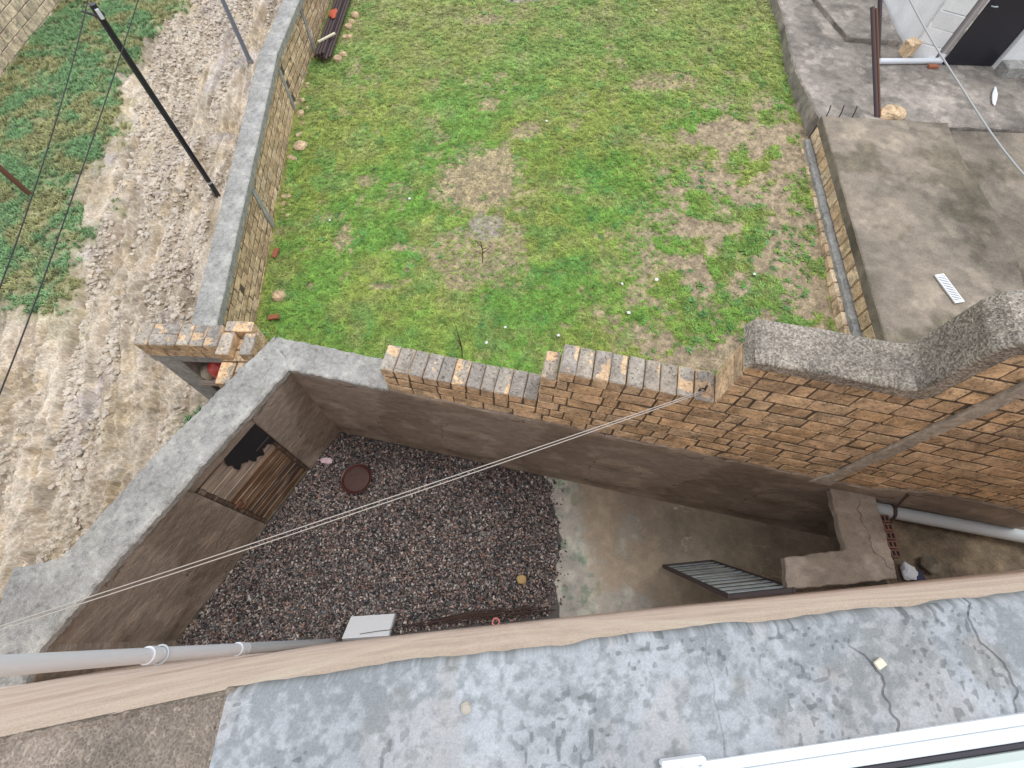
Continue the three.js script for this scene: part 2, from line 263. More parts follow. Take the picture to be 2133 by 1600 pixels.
// how bare, dry or lush a spot of the lot is: painted from what grows there
function lotCover(x, z) {
  const n = fbm(x * 0.8 + 11, z * 0.8, 4), m = fbm(x * 2.6 + 5, z * 2.6 + 8, 4), w = (m - 0.5) * 0.9 + (n - 0.5) * 0.5;
  let bare = 0, dry = 0, grey = 0;
  bare = Math.max(bare, sst(1.2, 0.6, ell(x, z, -1.1, -10.85, 1.45, 1.5) + w)); dry = bare;
  const below = sst(1.15, 0.7, ell(x, z, -0.95, -8.3, 1.4, 1.2) + w) * 0.72; bare = Math.max(bare, below);
  grey = sst(1.1, 0.7, ell(x, z, -0.85, -9.3, 0.5, 0.5) + w); bare = Math.max(bare, grey * 0.85);
  const m2 = fbm(x * 1.9 + 25, z * 1.9 + 3, 4), east = sst(0.9, 4.9, x + (z + 9) * 0.25 + w * 2.2) * sst(-15.5, -12.5, z); bare = Math.max(bare, east * sst(0.34, 0.6, m2) * 1.05);
  for (const [cx, cz, rx, rz] of [[-4.45, -8.9, 0.28, 0.6], [-4.2, -10.9, 0.35, 0.3], [-2.85, -8.55, 0.5, 0.16], [-3.2, -7.3, 0.5, 0.14], [-1.4, -18.7, 1.0, 0.6], [-1, -14.2, 0.4, 0.5], [0.2, -12.7, 0.6, 0.35], [4.3, -14.6, 1.2, 0.5], [6.3, -12.2, 0.5, 0.9]]) { const e = sst(1.3, 0.3, ell(x, z, cx, cz, rx, rz) + w * 1.1) * 0.8; if (e > bare) { bare = e; dry = Math.max(dry, e); } }
  const g2 = sst(1.1, 0.7, ell(x, z, 0, -19.8, 0.9, 0.35) + w); grey = Math.max(grey, g2); bare = Math.max(bare, g2);
  const far = sst(0.5, 0.6, n * 0.6 + m * 0.4) * sst(-10, -18, z) * 0.45; bare = Math.max(bare, far * 0.8);
  bare = Math.max(bare, sst(0.57, 0.68, m * 0.65 + n * 0.35) * 0.6);
  return { bare: clamp(bare), dry: clamp(dry), grey: clamp(grey), n, m };
}
{
  const t = texture(2048, 2048, (u, v) => {
    const x = -8 + u * 17, z = -23 + v * 21, q = lotCover(x, z), b = fbm(x * 9, z * 9, 4), c = vn(x * 55, z * 55), s = vn(x * 60 + (b - 0.5) * 20, z * 22);
    const k = 1 + (b - 0.5) * 0.6 + (c - 0.5) * 0.35;
    const turf = [130, 138, 72], soil = [154, 137, 112], straw = [172, 156, 118], gr = [146, 138, 128];
    const o = [0, 1, 2].map((i) => { let a = mix(turf[i], soil[i], sst(0.2, 0.8, q.bare)); a = mix(a, straw[i] * (0.8 + 0.4 * s), q.dry * 0.8); return mix(a, gr[i], q.grey * 0.8) * k; });
    return [o[0], o[1], o[2], b * 0.6 + c * 0.4];
  });
  const m = surf(t, [17, 21], 0.95, 0.02);
  structure('lot_ground', sheet(-8, 9, -23, -2, 170, 210, lotY), m);
}
const mudNear = (x, z) => sst(-9, -4, z);
const laneGrass = (x, z) => { const u = laneU(x, z), n = fbm(x * 0.7, z * 0.7 + 30, 4), m = fbm(x * 2.4 + 9, z * 2.4, 3); return Math.max(sst(-9.7, -10.7, u + (n - 0.5) * 3.2 + (m - 0.5) * 1.2) * sst(-5.6, -7.2, z + (n - 0.5) * 2), sst(-13, -14.5, u), sst(1.1, 0.6, ell(x, z, -6.55, -3.3, 0.34, 0.75) + (m - 0.5) * 0.9)); };
function mudY(x, z) {
  const u = laneU(x, z) + (fbm(x * 0.5 + 7, z * 0.22, 3) - 0.5) * 0.7 + mudNear(x, z) * (z + 9) * -0.12, v = z;
  const g = laneGrass(x, z), wet = 1 - g;
  const r1 = 1 - Math.abs(fbm(u * 1.7 + 3, v * 0.1, 2) * 2 - 1) * 2.2, r2 = fbm(u * 4.4, v * 0.5 + 4, 3) - 0.5, r3 = 1 - Math.abs(fbm(x * 2.4 + 6, z * 1.5, 4) * 2 - 1) * 3, cl = fbm(x * 7, z * 6, 4) - 0.5, fine = fbm(x * 20, z * 18, 2) - 0.5;
  const patch = sst(0.36, 0.6, fbm(x * 0.9 + 2, z * 0.6, 3)), ridge = (n) => 1 - Math.abs(2 * n - 1);
  const crev = Math.pow(ridge(fbm(u * 2.6 + 21, v * 0.2 + 2, 3)), 7) * 0.22 + Math.pow(ridge(fbm(x * 4.2 + 11, z * 2.6, 3)), 8) * 0.1 * patch;
  const under = sst(-5.85, -5.6, laneU(x, z)) * sst(-4.6, -5.0, z) * 0.7 + sst(-5.2, -4.4, x) * 0.7;
  return -under - 0.55 + (fbm(x * 0.4, z * 0.4 + 5, 2) - 0.5) * 0.12 + wet * (-crev + 0.1 * r1 + 0.36 * r2 + (0.02 * r3 + 0.26 * cl + 0.13 * fine) * (0.45 + 0.75 * patch)) + g * (0.06 * cl + 0.03);
}
{
  const t = texture(2048, 2048, (u, v) => {
    const x = -18 + u * 13, z = -25 + v * 27, g = laneGrass(x, z), a = fbm(x * 0.8, z * 0.5 + 3, 4), b = fbm(x * 6, z * 4, 4), c = vn(x * 50, z * 50), wetp = sst(0.56, 0.66, fbm(x * 1.1 + 40, z * 0.5, 4)), y = sst(0.5, 0.7, fbm(x * 2.2 + 4, z * 1.5 + 9, 4)), lu = laneU(x, z) + (fbm(x * 0.5 + 7, z * 0.22, 3) - 0.5) * 0.7 + mudNear(x, z) * (z + 9) * -0.12, dk = sst(0.53, 0.66, fbm(lu * 6 + 12, z * 0.9, 4) * 0.7 + b * 0.3);
    const k = 1 + (a - 0.5) * 0.2 + (b - 0.5) * 0.4 + (c - 0.5) * 0.3;
    const o = [mix(196, 188, wetp), mix(182, 177, wetp), mix(164, 169, wetp)]; o[0] = mix(o[0], 172, y * 0.45); o[1] = mix(o[1], 152, y * 0.45); o[2] = mix(o[2], 120, y * 0.45);
    for (let i = 0; i < 3; i++) { o[i] = mix(o[i], [128, 112, 96][i], dk * 0.4); o[i] = mix(o[i], [134, 132, 92][i], g * 0.8) * k; }
    return [o[0], o[1], o[2], b * 0.6 + c * 0.4];
  });
  const clods = [], cg = lump(1, 0.62, 0, 0.5);
  for (let i = 0; i < 60000; i++) {
    const x = rr(-13.5, -5.9), z = rr(-22, -0.5); if (laneU(x, z) > -5.95 || laneGrass(x, z) > 0.35) continue;
    const lu = laneU(x, z) + (fbm(x * 0.5 + 7, z * 0.22, 3) - 0.5) * 0.7 + mudNear(x, z) * (z + 9) * -0.12, n = fbm(lu * 2.8 + 5, z * 0.13, 2) * 0.72 + fbm(x * 1.2 + 50, z * 0.9, 3) * 0.28; if (rnd() > sst(0.47, 0.58, n)) continue; clods.push([x, z]);
  }
  const cm = new THREE.InstancedMesh(cg, plain(1, 1, 1, 0.85), clods.length); cm.name = 'mud_clods'; cm.userData = { kind: 'stuff', label: 'crumbled clods of mud thrown up along the ruts of the lane', category: 'mud' };
  const dm = new THREE.Object3D(), dc = new THREE.Color();
  clods.forEach(([x, z], i) => { const s = 0.012 + Math.pow(rnd(), 2.4) * 0.06; dm.position.set(x, mudY(x, z) + s * 0.15, z); dm.rotation.set(rr(-0.6, 0.6), rr(0, 6), rr(-0.6, 0.6)); dm.scale.set(s * rr(0.8, 1.5), s * rr(0.6, 1.1), s * rr(0.8, 1.5)); dm.updateMatrix(); cm.setMatrixAt(i, dm.matrix); const k = rr(0.75, 1.12); cm.setColorAt(i, dc.setRGB(0.56 * k, 0.485 * k, 0.4 * k)); });
  scene.add(cm);
  structure('mud_lane', sheet(-18, -5, -25, 2, 430, 800, mudY), surf(t, [13, 27], 0.72, 0.015));
}
{ // courtyard bed under the gravel and the concrete beside it
  structure('gravel_subsoil', sheet(-6, 1.3, -3.9, 1.2, 4, 4, () => -0.02), plain(0.11, 0.1, 0.095, 0.95));
  const pts = [[0.66, -2.75], [0.74, -2.3], [0.92, -1.85], [0.98, -1.4], [0.88, -1.05], [0.84, -0.75], [0.93, -0.4], [0.95, -0.1], [6.4, -0.4], [6.4, -2.4]];
  const g = prism(pts, -0.3, 0.012, { step: 0.08, rim: 0.015, jit: 0.025, top: 0.004 }); const p = g.attributes.position, uv = g.attributes.uv;
  for (let i = 0; i < p.count; i++) uv.setXY(i, p.getX(i) - 0.5, p.getZ(i) + 2.9);
  structure('courtyard_floor', g, M.floor);
}

// ---------------------------------------------------------------- block walls
const tanKinds = [[1.14, 1.22, 1.32], [1.08, 1.12, 1.18], [1.2, 1.25, 1.3], [1.08, 1.18, 1.32], [1.16, 1.18, 1.18], [1.03, 1.08, 1.18]];
const tint = (m, t) => { const c = m.clone(); c.color.setRGB(...t); return c; };
const TAN = tanKinds.map((t) => tint(M.limestone, t)), TOP = [[1, 1, 1], [0.86, 0.87, 0.9], [1.05, 1.02, 0.98]].map((t) => tint(M.limestoneTop, t));
const LOT = [[1.05, 1.1, 1.16], [1.0, 1.03, 1.08], [1.12, 1.2, 1.28], [0.95, 0.99, 1.02], [1.22, 1.36, 1.55]].map((t) => tint(M.limestone, t));
const pick = (a) => a[Math.floor(rnd() * a.length)];
function layBlock(g, s0, s1, y0, h, depth, { top = false, mats = TAN, proud = 0.0025, name = 'block' } = {}) {
  const L = s1 - s0 - 0.012, short = L < 0.25, D = short ? depth : Math.min(depth, 0.2);
  const geo = stone(L, h, D, 0.012, 0.006, top);
  const m = part(name, geo, top ? [pick(mats), pick(TOP)] : pick(mats), g);
  m.position.set((s0 + s1) / 2, y0 + h / 2 + rr(-0.003, 0.003), -D / 2 + rr(-proud, proud)); m.rotation.set(0, rr(-0.006, 0.006), rr(-0.006, 0.006)); return m;
}
function course(g, s0, s1, y0, h, depth, headers, opt = {}) {
  let s = s0;
  while (s < s1 - 0.06) { const left = s1 - s; let L = (s === s0 && headers < 1 && opt.start !== 0) ? rr(0.14, 0.4) : rnd() < headers ? rr(0.185, 0.215) : rr(0.38, 0.44); if (left < 0.5 && L > 0.3) L = left < 0.3 ? left : left > 0.4 ? 0.2 : left; if (left - L < 0.08) L = left; layBlock(g, s, s + L, y0, h, depth, opt); s += L; }
}
const C = 0.2225, B0 = 2.55;
const courseY = (k) => B0 + k * C;
{
  const w = thing('block_wall', 'tall tan limestone block wall stepping up beside the courtyard, plastered below', 'wall');
  frame(w, [-3.394, -3.431], [-3.394 + 0.98289, -3.431 + 0.18417]);
  // plastered lower wall with a ragged upper edge
  const sh = new THREE.Shape(); sh.moveTo(-0.42, -1); sh.lineTo(10.6, -1);
  for (let i = 0; i <= 220; i++) { const s = 10.6 - (11.02 * i) / 220; sh.lineTo(s, s < 1.6 ? 2.53 : B0 + (fbm(s * 2.3, 4, 2) - 0.5) * 0.13 + (fbm(s * 13, 7, 3) - 0.5) * 0.09 + 0.02 + (s > 8.3 ? sst(8.3, 9, s) * 0.28 : 0)); }
  part('plaster_base', new THREE.ExtrudeGeometry(sh, { depth: 0.035, bevelEnabled: true, bevelSize: 0.008, bevelThickness: 0.008, bevelSegments: 1, curveSegments: 2 }).translate(0, 0, -0.016), M.plaster, w);
  part('base_core', box(-0.42, 10.6, -1, 2.5, -0.43, -0.005), M.plaster, w);
  // mortar body behind the faces of the blocks
  for (const [a, b, t] of [[1.62, 3.8, 3], [3.82, 4.0, 6], [4.02, 5.8, 7], [5.82, 7.44, 11], [7.46, 10.55, 15]]) part('mortar_core', box(a, b, 2.49, courseY(t) - 0.055, -0.385, -0.007), M.mortar, w);
  const h = C - 0.016;
  for (let k = 0; k < 15; k++) {
    const s0 = k < 3 ? 1.59 : k < 6 ? 3.8 : k < 7 ? 4.0 : k < 11 ? 5.8 : 7.46, y = courseY(k), end = 10.5;
    if (k === 2) { course(w, 1.59, 3.8, y, h, 0.4, 1, { top: true }); course(w, 3.8, end, y, h, 0.4, 0.3); }
    else if (k === 5) { layBlock(w, 3.8, 4.0, y, h, 0.4, { top: true }); course(w, 4.0, end, y, h, 0.4, 0.3); }
    else if (k === 6) { course(w, 4.0, 5.8, y, h, 0.4, 1, { top: true }); course(w, 5.8, end, y, h, 0.4, 0.3); }
    else if (k === 10) { course(w, 5.8, 7.8, y, h, 0.4, 1); course(w, 7.8, end, y, h, 0.4, 0.3); }
    else if (k < 11 || k >= 11) { const st = k % 2 ? s0 : s0; if (k % 2) { layBlock(w, st, st + 0.2, y, h, 0.4); course(w, st + 0.2, end, y, h, 0.4, 0.28); } else course(w, st, end, y, h, 0.4, 0.25, { start: 0 }); }
  }
  // pebble-dashed coping that runs level and then climbs the end of the higher wall
  const path = [[5.77, 5.005], [6.4, 5.01], [7.0, 5.005], [7.3, 5.005], [7.36, 5.04], [7.38, 5.14], [7.39, 5.5], [7.41, 5.85], [7.47, 5.91], [8.4, 5.93], [10.5, 5.93]];
  const up = [[10.5, 6.04], [8.4, 6.05], [7.46, 6.03], [7.36, 5.98], [7.295, 5.86], [7.275, 5.5], [7.255, 5.22], [7.22, 5.14], [7.12, 5.105], [6.4, 5.115], [5.8, 5.09]];
  const cs = new THREE.Shape([...path, ...up].map((p) => new THREE.Vector2(p[0], p[1])));
  part('coping', new THREE.ExtrudeGeometry(cs, { depth: 0.44, bevelEnabled: true, bevelSize: 0.03, bevelThickness: 0.04, bevelSegments: 4 }).translate(0, 0, -0.42), M.pebbledash, w, 'rough pebble-dashed coping climbing the step');
  // mortar strip up the face, spreading at its foot
  const st = new THREE.Shape(); const L = [], R = []; for (let i = 0; i <= 44; i++) { const y = 2.45 + (3.45 * i) / 44, f = sst(2.9, 2.4, y) * 0.1, n = (fbm(y * 6, 1, 3) - 0.5) * 0.05; L.push([7.83 - f + n, y]); R.push([7.965 + f * 0.4 + (fbm(y * 6, 6, 3) - 0.5) * 0.05, y]); }
  st.setFromPoints([...L, ...R.reverse()].map((p) => new THREE.Vector2(p[0], p[1])));
  part('mortar_strip', new THREE.ExtrudeGeometry(st, { depth: 0.02, bevelEnabled: true, bevelSize: 0.012, bevelThickness: 0.012, bevelSegments: 2 }).translate(0, 0, 0.01), tint(M.cap, [1.4, 1.3, 1.2]), w);
  // coping of grey mortar on the low end
  part('low_coping', prism([[-0.3, 0.03], [1.6, 0.03], [1.6, -0.46], [-0.4, -0.47]], 2.5, 2.6, { step: 0.06, rim: 0.018, jit: 0.012 }), M.cap, w);
}
{
  const w = thing('courtyard_wall', 'brown plastered courtyard wall with grey mortar coping, holding a plank gate', 'wall');
  const L = frame(w, [-5.37, 0.35], [-3.36, -3.44]);
  const D0 = 2.17, D1 = 3.37, T = 2.3;
  part('plaster_panel', box(-0.5, D0, -1, 2.52, -0.5, 0, 0.012), M.plaster, w);
  part('plaster_panel', box(D1, L + 0.02, -1, 2.52, -0.5, 0, 0.012), M.plaster, w);
  part('lintel', box(D0 + 0.002, D1 - 0.002, T, 2.518, -0.495, -0.004, 0.01), M.plaster, w);
  part('threshold', box(D0 + 0.002, D1 - 0.002, -1, 0.03, -0.49, -0.02, 0.01), M.mortar, w);
  // coping drawn in this wall's own plan (x along, z out of the face)
  const q = (x, z) => { const dx = x + 5.37, dz = z - 0.35, c = 2.01 / L, s = -3.79 / L; return [dx * c + dz * s, -dx * s + dz * c]; };
  part('coping', prism([q(-5.36, 0.75), q(-5.34, 0.35), [L - 0.02, 0.02], q(-3.72, -3.97), q(-4.3, -3.0), q(-4.85, -2.06), q(-5.53, -0.64), q(-6.08, -0.5), q(-6.02, 0.1), q(-6.2, 0.8)], 2.5, 2.615, { step: 0.05, rim: 0.022, jit: 0.013, top: 0.012 }), M.cap, w);
  part('end_pier', prism([q(-5.36, 0.75), q(-5.34, 0.35), q(-5.53, -0.62), q(-6.05, -0.48), q(-6.15, 0.8)], -1, 2.52, { step: 0.4, jit: 0 }), M.plaster, w);

  // gate: lapped boards
  const g = thing('plank_gate', 'weathered brown plank gate with black painted felt at the top, in courtyard wall', 'gate');
  frame(g, [-5.37, 0.35], [-3.36, -3.44]);
  part('gate_frame', mergeGeometries([box(D0 + 0.005, D0 + 0.07, 0.03, T - 0.005, -0.13, -0.03), box(D1 - 0.07, D1 - 0.005, 0.03, T - 0.005, -0.13, -0.03), box(D0 + 0.07, D1 - 0.07, T - 0.075, T - 0.005, -0.13, -0.03)]), M.woodDark, g);
  const N = 13, ph = (T - 0.1) / N;
  for (let i = 0; i < N; i++) {
    const y = 0.035 + i * ph, mat = i > 8 ? M.woodPale : i > 6 ? (i % 2 ? M.woodBrown : M.woodPale) : i > 4 ? M.woodBrown : i % 2 ? M.woodDark : M.woodBrown;
    const b = part('plank', stone(D1 - D0 - 0.15, ph * 1.08, 0.026, 0.006, 0.004, false, [rr(0, 1), rr(0, 2)]), mat, g); b.position.set((D0 + D1) / 2, y + ph / 2, -0.06 + rr(-0.004, 0.004)); b.rotation.x = i > 8 ? 0.02 : 0.08;
  }
  const fs = new THREE.Shape(), fx0 = 2.7, fx1 = D1 - 0.02; fs.moveTo(fx0 + 0.04, T - 0.03); fs.lineTo(fx1, T - 0.02); fs.lineTo(fx1 + 0.015, T - 0.72);
  for (let i = 0; i <= 26; i++) { const s = mix(fx1, fx0, i / 26); fs.lineTo(s, T - mix(0.74, 0.45, i / 26) - (fbm(i * 0.8, 2, 2) - 0.5) * 0.16 - (i > 8 && i < 18 ? 0.1 : 0)); }
  for (let i = 1; i < 6; i++) fs.lineTo(fx0 + rr(-0.03, 0.04), mix(T - 0.55, T - 0.05, i / 6));
  part('black_felt', new THREE.ExtrudeGeometry(fs, { depth: 0.006, bevelEnabled: true, bevelSize: 0.002, bevelThickness: 0.002, bevelSegments: 1 }).translate(0, 0, -0.033), M.blackFelt, g, 'ragged black felt over the top boards');
  for (const y of [0.5, 1.75]) part('hinge', box(D1 - 0.3, D1 - 0.02, y, y + 0.035, -0.026, -0.018, 0.002), M.steel, g);
  part('latch', mergeGeometries([box(D0 + 0.05, D0 + 0.16, 1.05, 1.2, -0.03, 0.0, 0.004), rod([D0 + 0.08, 1.1, 0.02], [D0 + 0.2, 1.1, 0.02], 0.012)].map((x) => x.index ? x.toNonIndexed() : x)), M.rust, g);
}
{ // lot wall on the lane side: two straight runs
  const runs = [[[-5.93, -5.2], [-6.98, -14.2], 'long tan block wall with grey coping between the grass lot and the mud lane'], [[-7.0, -14.28], [-7.03, -20.6], 'far run of tan block wall with grey coping behind the stacked rusty pipes']];
  runs.forEach(([a, b, label], n) => {
    const w = thing('boundary_wall', label, 'wall'); const L = frame(w, a, b), y0 = -0.66, c = 0.205, top = y0 + 7 * c;
    part('mortar_core', box(0.01, L - 0.01, -1.2, top - 0.004, -0.36, -0.007), M.mortar, w);
    for (let k = 0; k < 7; k++) course(w, k % 2 ? 0.2 : 0, L, y0 + k * c, c - 0.018, 0.36, 0.06, { mats: LOT });
    part('coping', prism([[-0.05, 0.075], [L, 0.075], [L + (n ? 0 : 0.05), -0.43], [-0.05, -0.43]], top, top + 0.2, { step: 0.14, rim: 0.016, jit: 0.007, top: 0.008 }), M.cap, w);
    for (const s of n ? [2.9] : [4.1, L - 0.09]) part('concrete_column', box(s - 0.1, s + 0.1, -0.9, top + 0.01, -0.3, 0.03), M.cap, w);
  });
}
{ // block hut corner beyond the courtyard wall: a block pier, and a block-topped lintel on a concrete post
  const w = thing('block_hut', 'small unfinished hut of tan blocks with concrete post behind the courtyard wall', 'shed');
  const y1 = 2.35, c = 0.2, blk = (x0, x1, z0, z1, t, top = true) => { const m = part('block', stone(x1 - x0 - 0.013, 0.188, z1 - z0 - 0.013, 0.012, 0.007, top), top ? [pick(LOT), pick(TOP)] : pick(LOT), w); m.position.set((x0 + x1) / 2, t - 0.1, (z0 + z1) / 2); m.rotation.y = rr(-0.012, 0.012); };
  for (let k = 0; k < 2; k++) {
    const t = y1 - k * c, top = k === 0; let x = -6.1 + (k ? 0.1 : 0);
    if (top) { for (const [a, b] of [[-6.1, -5.87], [-5.42, -5.2], [-5.2, -4.98], [-4.98, -4.74]]) blk(a, b, -4.32, -3.9, t); blk(-5.87, -5.42, -4.32, -4.11, t); blk(-5.87, -5.42, -4.11, -3.9, t); }
    else for (const [a, b] of [[-6.1, -5.72], [-5.72, -5.3], [-5.3, -5.1], [-5.1, -4.74]]) blk(a, b, -4.32, -3.9, t, false);
  }
  part('lintel', box(-6.08, -4.74, 1.78, 1.945, -4.3, -3.91), M.cap, w);
  part('concrete_post', box(-6.06, -5.66, -1, 1.775, -4.25, -3.93), M.cap, w);
  for (let k = 0; k < 12; k++) {
    const t = y1 - k * c, top = k === 0;
    blk(-4.72, -4.27, -4.4, -4.2, t, top); 
    if (k % 2 === 0) { blk(-4.74, -4.52, -4.19, -3.76, t, top); if (k) blk(-4.5, -4.38, -4.17, -3.8, t, top); blk(-4.37, -4.16, -4.18, -3.76, t, top); } else { blk(-4.74, -4.2, -4.19, -3.98, t, top); blk(-4.74, -4.2, -3.97, -3.76, t, top); }
    if (k > 0) { blk(-4.72, -4.48, -3.75, -3.34, t, k === 1); blk(-4.46, -4.12, -3.74, -3.55, t, k === 1); blk(-4.45, -4.2, -3.54, -3.35, t, k === 1 || k === 2); }
  }
  part('back_wall', box(-6.0, -4.75, -1, 1.77, -4.5, -4.33), M.mortar, w);
  const red = one('red_canister', new THREE.LatheGeometry([[0.0, 0], [0.15, 0.0], [0.17, 0.03], [0.17, 0.34], [0.12, 0.4], [0.05, 0.42], [0.05, 0.46], [0, 0.46]].map((p) => new THREE.Vector2(...p)), 20), plain(0.5, 0.05, 0.04, 0.4), 'red canister inside the dark opening of the block hut', 'canister'); red.position.set(-5.28, 1.05, -4.05);
  const shelf = part('shelf', box(-5.75, -4.76, 0.98, 1.045, -4.3, -3.85), M.woodPale, w);
  const bag = one('beige_sack', lump(0.14, 0.9, 2, 0.25), plain(0.42, 0.36, 0.27, 0.95), 'beige sack beside the red canister in the block hut', 'sack'); bag.position.set(-5.58, 1.15, -4.05);
}

// ---------------------------------------------------------------- the house below the window
const hz = (x) => -(0.1 + 0.1252 * x);               // foot of the house wall
{
  const w = thing('house_wall', 'peach textured house wall falling away below the cement sill', 'wall');
  const tops = [[-3.2, 0.72], [-2.0, 0.46], [-0.96, 0.222], [-0.745, 0.176], [-0.57, 0.136], [-0.243, 0.079], [0.041, 0.044], [0.46, -0.013], [0.78, -0.052], [1.145, -0.097], [2.2, -0.225], [4, -0.45]];
    const tz = (x) => { for (let i = 1; i < tops.length; i++) if (x <= tops[i][0]) { const [a, b] = [tops[i - 1], tops[i]]; return mix(a[1], b[1], (x - a[0]) / (b[0] - a[0])); } return tops.at(-1)[1]; };
  const pos = [], uv = [], idx = [], NX = 220, NY = 60, Y1 = 7.885;
  for (let j = 0; j <= NY; j++) for (let i = 0; i <= NX; i++) {
    const f = Math.pow(j / NY, 2.2), xt = mix(-3.2, 4, i / NX), xb = mix(-9.5, 10.5, i / NX), x = mix(xt, xb, f), y = mix(Y1, -0.6, f);
    const z = mix(tz(xt) + (fbm(xt * 30, 4, 3) - 0.5) * 0.012, hz(xb), f); pos.push(x, y, z); uv.push(x, y);
  }
  for (let j = 0; j < NY; j++) for (let i = 0; i < NX; i++) { const a = j * (NX + 1) + i; idx.push(a, a + NX + 1, a + 1, a + 1, a + NX + 1, a + NX + 2); }
  const g = new THREE.BufferGeometry(); g.setAttribute('position', new THREE.Float32BufferAttribute(pos, 3)); g.setAttribute('uv', new THREE.Float32BufferAttribute(uv, 2)); g.setIndex(idx); g.computeVertexNormals();
  part('render_coat', g, M.peach, w);
  // body of the house behind the coat
  part('house_body', prism([[-9.5, 1.6], [-3.2, 0.9], [-0.96, 0.36], [0.5, 0.1], [4, -0.32], [10.5, -1.3], [10.5, 9], [-9.5, 9]], -0.6, 7.55, { step: 2, jit: 0, top: 0 }), M.roughcast, w);
  // sill
  const edge = []; for (let i = 0; i <= 300; i++) { const x = mix(-0.548, 3.95, i / 300); edge.push([x, tz(x) - 0.009 + (fbm(x * 14, 2, 4) - 0.5) * 0.014]); }
  const inner = (x) => 0.318 - 0.128 * (x - 0) - 0.012;
  {
    const P = [], U = [], I = [], n = edge.length, K = 16;
    for (let i = 0; i < n; i++) for (let k = -2; k <= K; k++) {
      const [x, z0] = edge[i], f = Math.max(0, k) / K, z = mix(z0 + 0.012, inner(x) + 0.12, f);
      const yy = k === -2 ? 7.84 : k === -1 ? 7.884 : 7.898 + (fbm(x * 9, z * 9 + 5, 3) - 0.5) * 0.012 + (fbm(x * 30, z * 30, 2) - 0.5) * 0.003;
      P.push(x, yy, k < 0 ? z0 : z); U.push(x + 0.55, z - z0);
    }
    const S = K + 3; for (let i = 0; i < n - 1; i++) for (let k = 0; k < S - 1; k++) { const a = i * S + k; I.push(a, a + 1, a + S, a + S, a + 1, a + S + 1); }
    const q = new THREE.BufferGeometry(); q.setAttribute('position', new THREE.Float32BufferAttribute(P, 3)); q.setAttribute('uv', new THREE.Float32BufferAttribute(U, 2)); q.setIndex(I); q.computeVertexNormals();
    part('cement_sill', q, M.sill, w, 'blotched pale grey cement sill with cracks');
    part('sill_end', box(-0.56, -0.535, 7.82, 7.893, 0.12, 0.42, 0.004, 0.002), M.roughcast, w);
  }
  part('wall_top', prism([[-3.2, 0.712], [-2.0, 0.452], [-0.96, 0.214], [-0.745, 0.168], [-0.56, 0.128], [-0.545, 0.6], [-3.2, 1.2]], 7.6, 7.882, { step: 0.012, rim: 0.006, jit: 0.0035, top: 0.004 }), M.roughcast, w, 'bare brown rough mortar wall top');
}
{ // white window frame at the sill
  const w = thing('window_frame', 'white plastic window frame at the inner edge of the cement sill', 'window frame');
  const a = [0.36, 0.217], b = [2.0, -0.019]; frame(w, a, b);
  part('outer_rail', box(-0.02, 3.5, 7.88, 7.912, 0, 0.018, 0.004), M.white, w);
  part('frame_rail', box(0.0, 3.5, 7.88, 7.922, 0.0185, 0.04, 0.005), M.white, w);
  part('gasket', box(0.0, 3.5, 7.88, 7.914, 0.0405, 0.052, 0.002), plain(0.03, 0.025, 0.035, 0.6), w);
  part('sash_rail', box(0.0, 3.5, 7.88, 7.93, 0.0525, 0.2, 0.008), plain(0.55, 0.62, 0.58, 0.35), w);
  const h = thing('plastic_vent', 'small white ridged plastic cap on the cement sill beside the window frame', 'cap');
  frame(h, [0.303, 0.212], [0.303 + 0.98, 0.212 - 0.125]);
  part('shell', mergeGeometries([box(0, 0.085, 7.898, 7.925, 0, 0.012, 0.003), box(0, 0.012, 7.898, 7.925, 0.012, 0.1, 0.003), box(0.073, 0.085, 7.898, 7.925, 0.012, 0.1, 0.003), box(0.012, 0.073, 7.898, 7.906, 0.012, 0.1, 0.002)]), M.white, h);
  for (let i = 0; i < 4; i++) part('ridge', box(0.016, 0.07, 7.906, 7.914, 0.022 + i * 0.02, 0.028 + i * 0.02, 0.001), M.white, h);
  h.position.y = 0; h.position.x -= 0.0; h.position.z += 0.0;
  const l = one('mortar_crumb', lump(0.011, 0.45, 1, 0.3), plain(0.42, 0.38, 0.32, 0.95), 'cream crumb of mortar lying in the middle of the cement sill', 'crumb'); l.position.set(-0.07, 7.905, 0.14);
  const l2 = one('stone_chip', box(-0.011, 0.011, 0, 0.008, -0.008, 0.008, 0.002), plain(0.68, 0.6, 0.48, 0.95), 'pale square chip on the right of the cement sill', 'chip'); l2.position.set(0.78, 7.9, 0.04); l2.rotation.y = 0.5;
}
{ // downpipe
  const d = thing('downpipe', 'white plastic downpipe running down the house wall', 'pipe');
  const x = -2.76, z = (y) => mix(0.262, 0.255, y / 8);
  part('pipe', rod([x, 0.15, z(0)], [x, 7.6, z(8)], 0.055, 24), M.pvc, d);
  part('lower_pipe', rod([x, 0.14, z(0)], [x, 3.1, z(3)], 0.058, 24), M.pvcDirty, d, 'grey weathered lower length of the pipe');
  for (const y of [3.2, 4.62, 6.9]) part('socket', rod([x, y, z(y)], [x, y + 0.09, z(y)], 0.066, 24), M.pvc, d);
  for (const y of [4.55]) part('clip', mergeGeometries([new THREE.TorusGeometry(0.068, 0.009, 8, 20).rotateX(Math.PI / 2).translate(x, y, z(y))].map((g) => g.toNonIndexed())), M.pvcDirty, d);
}
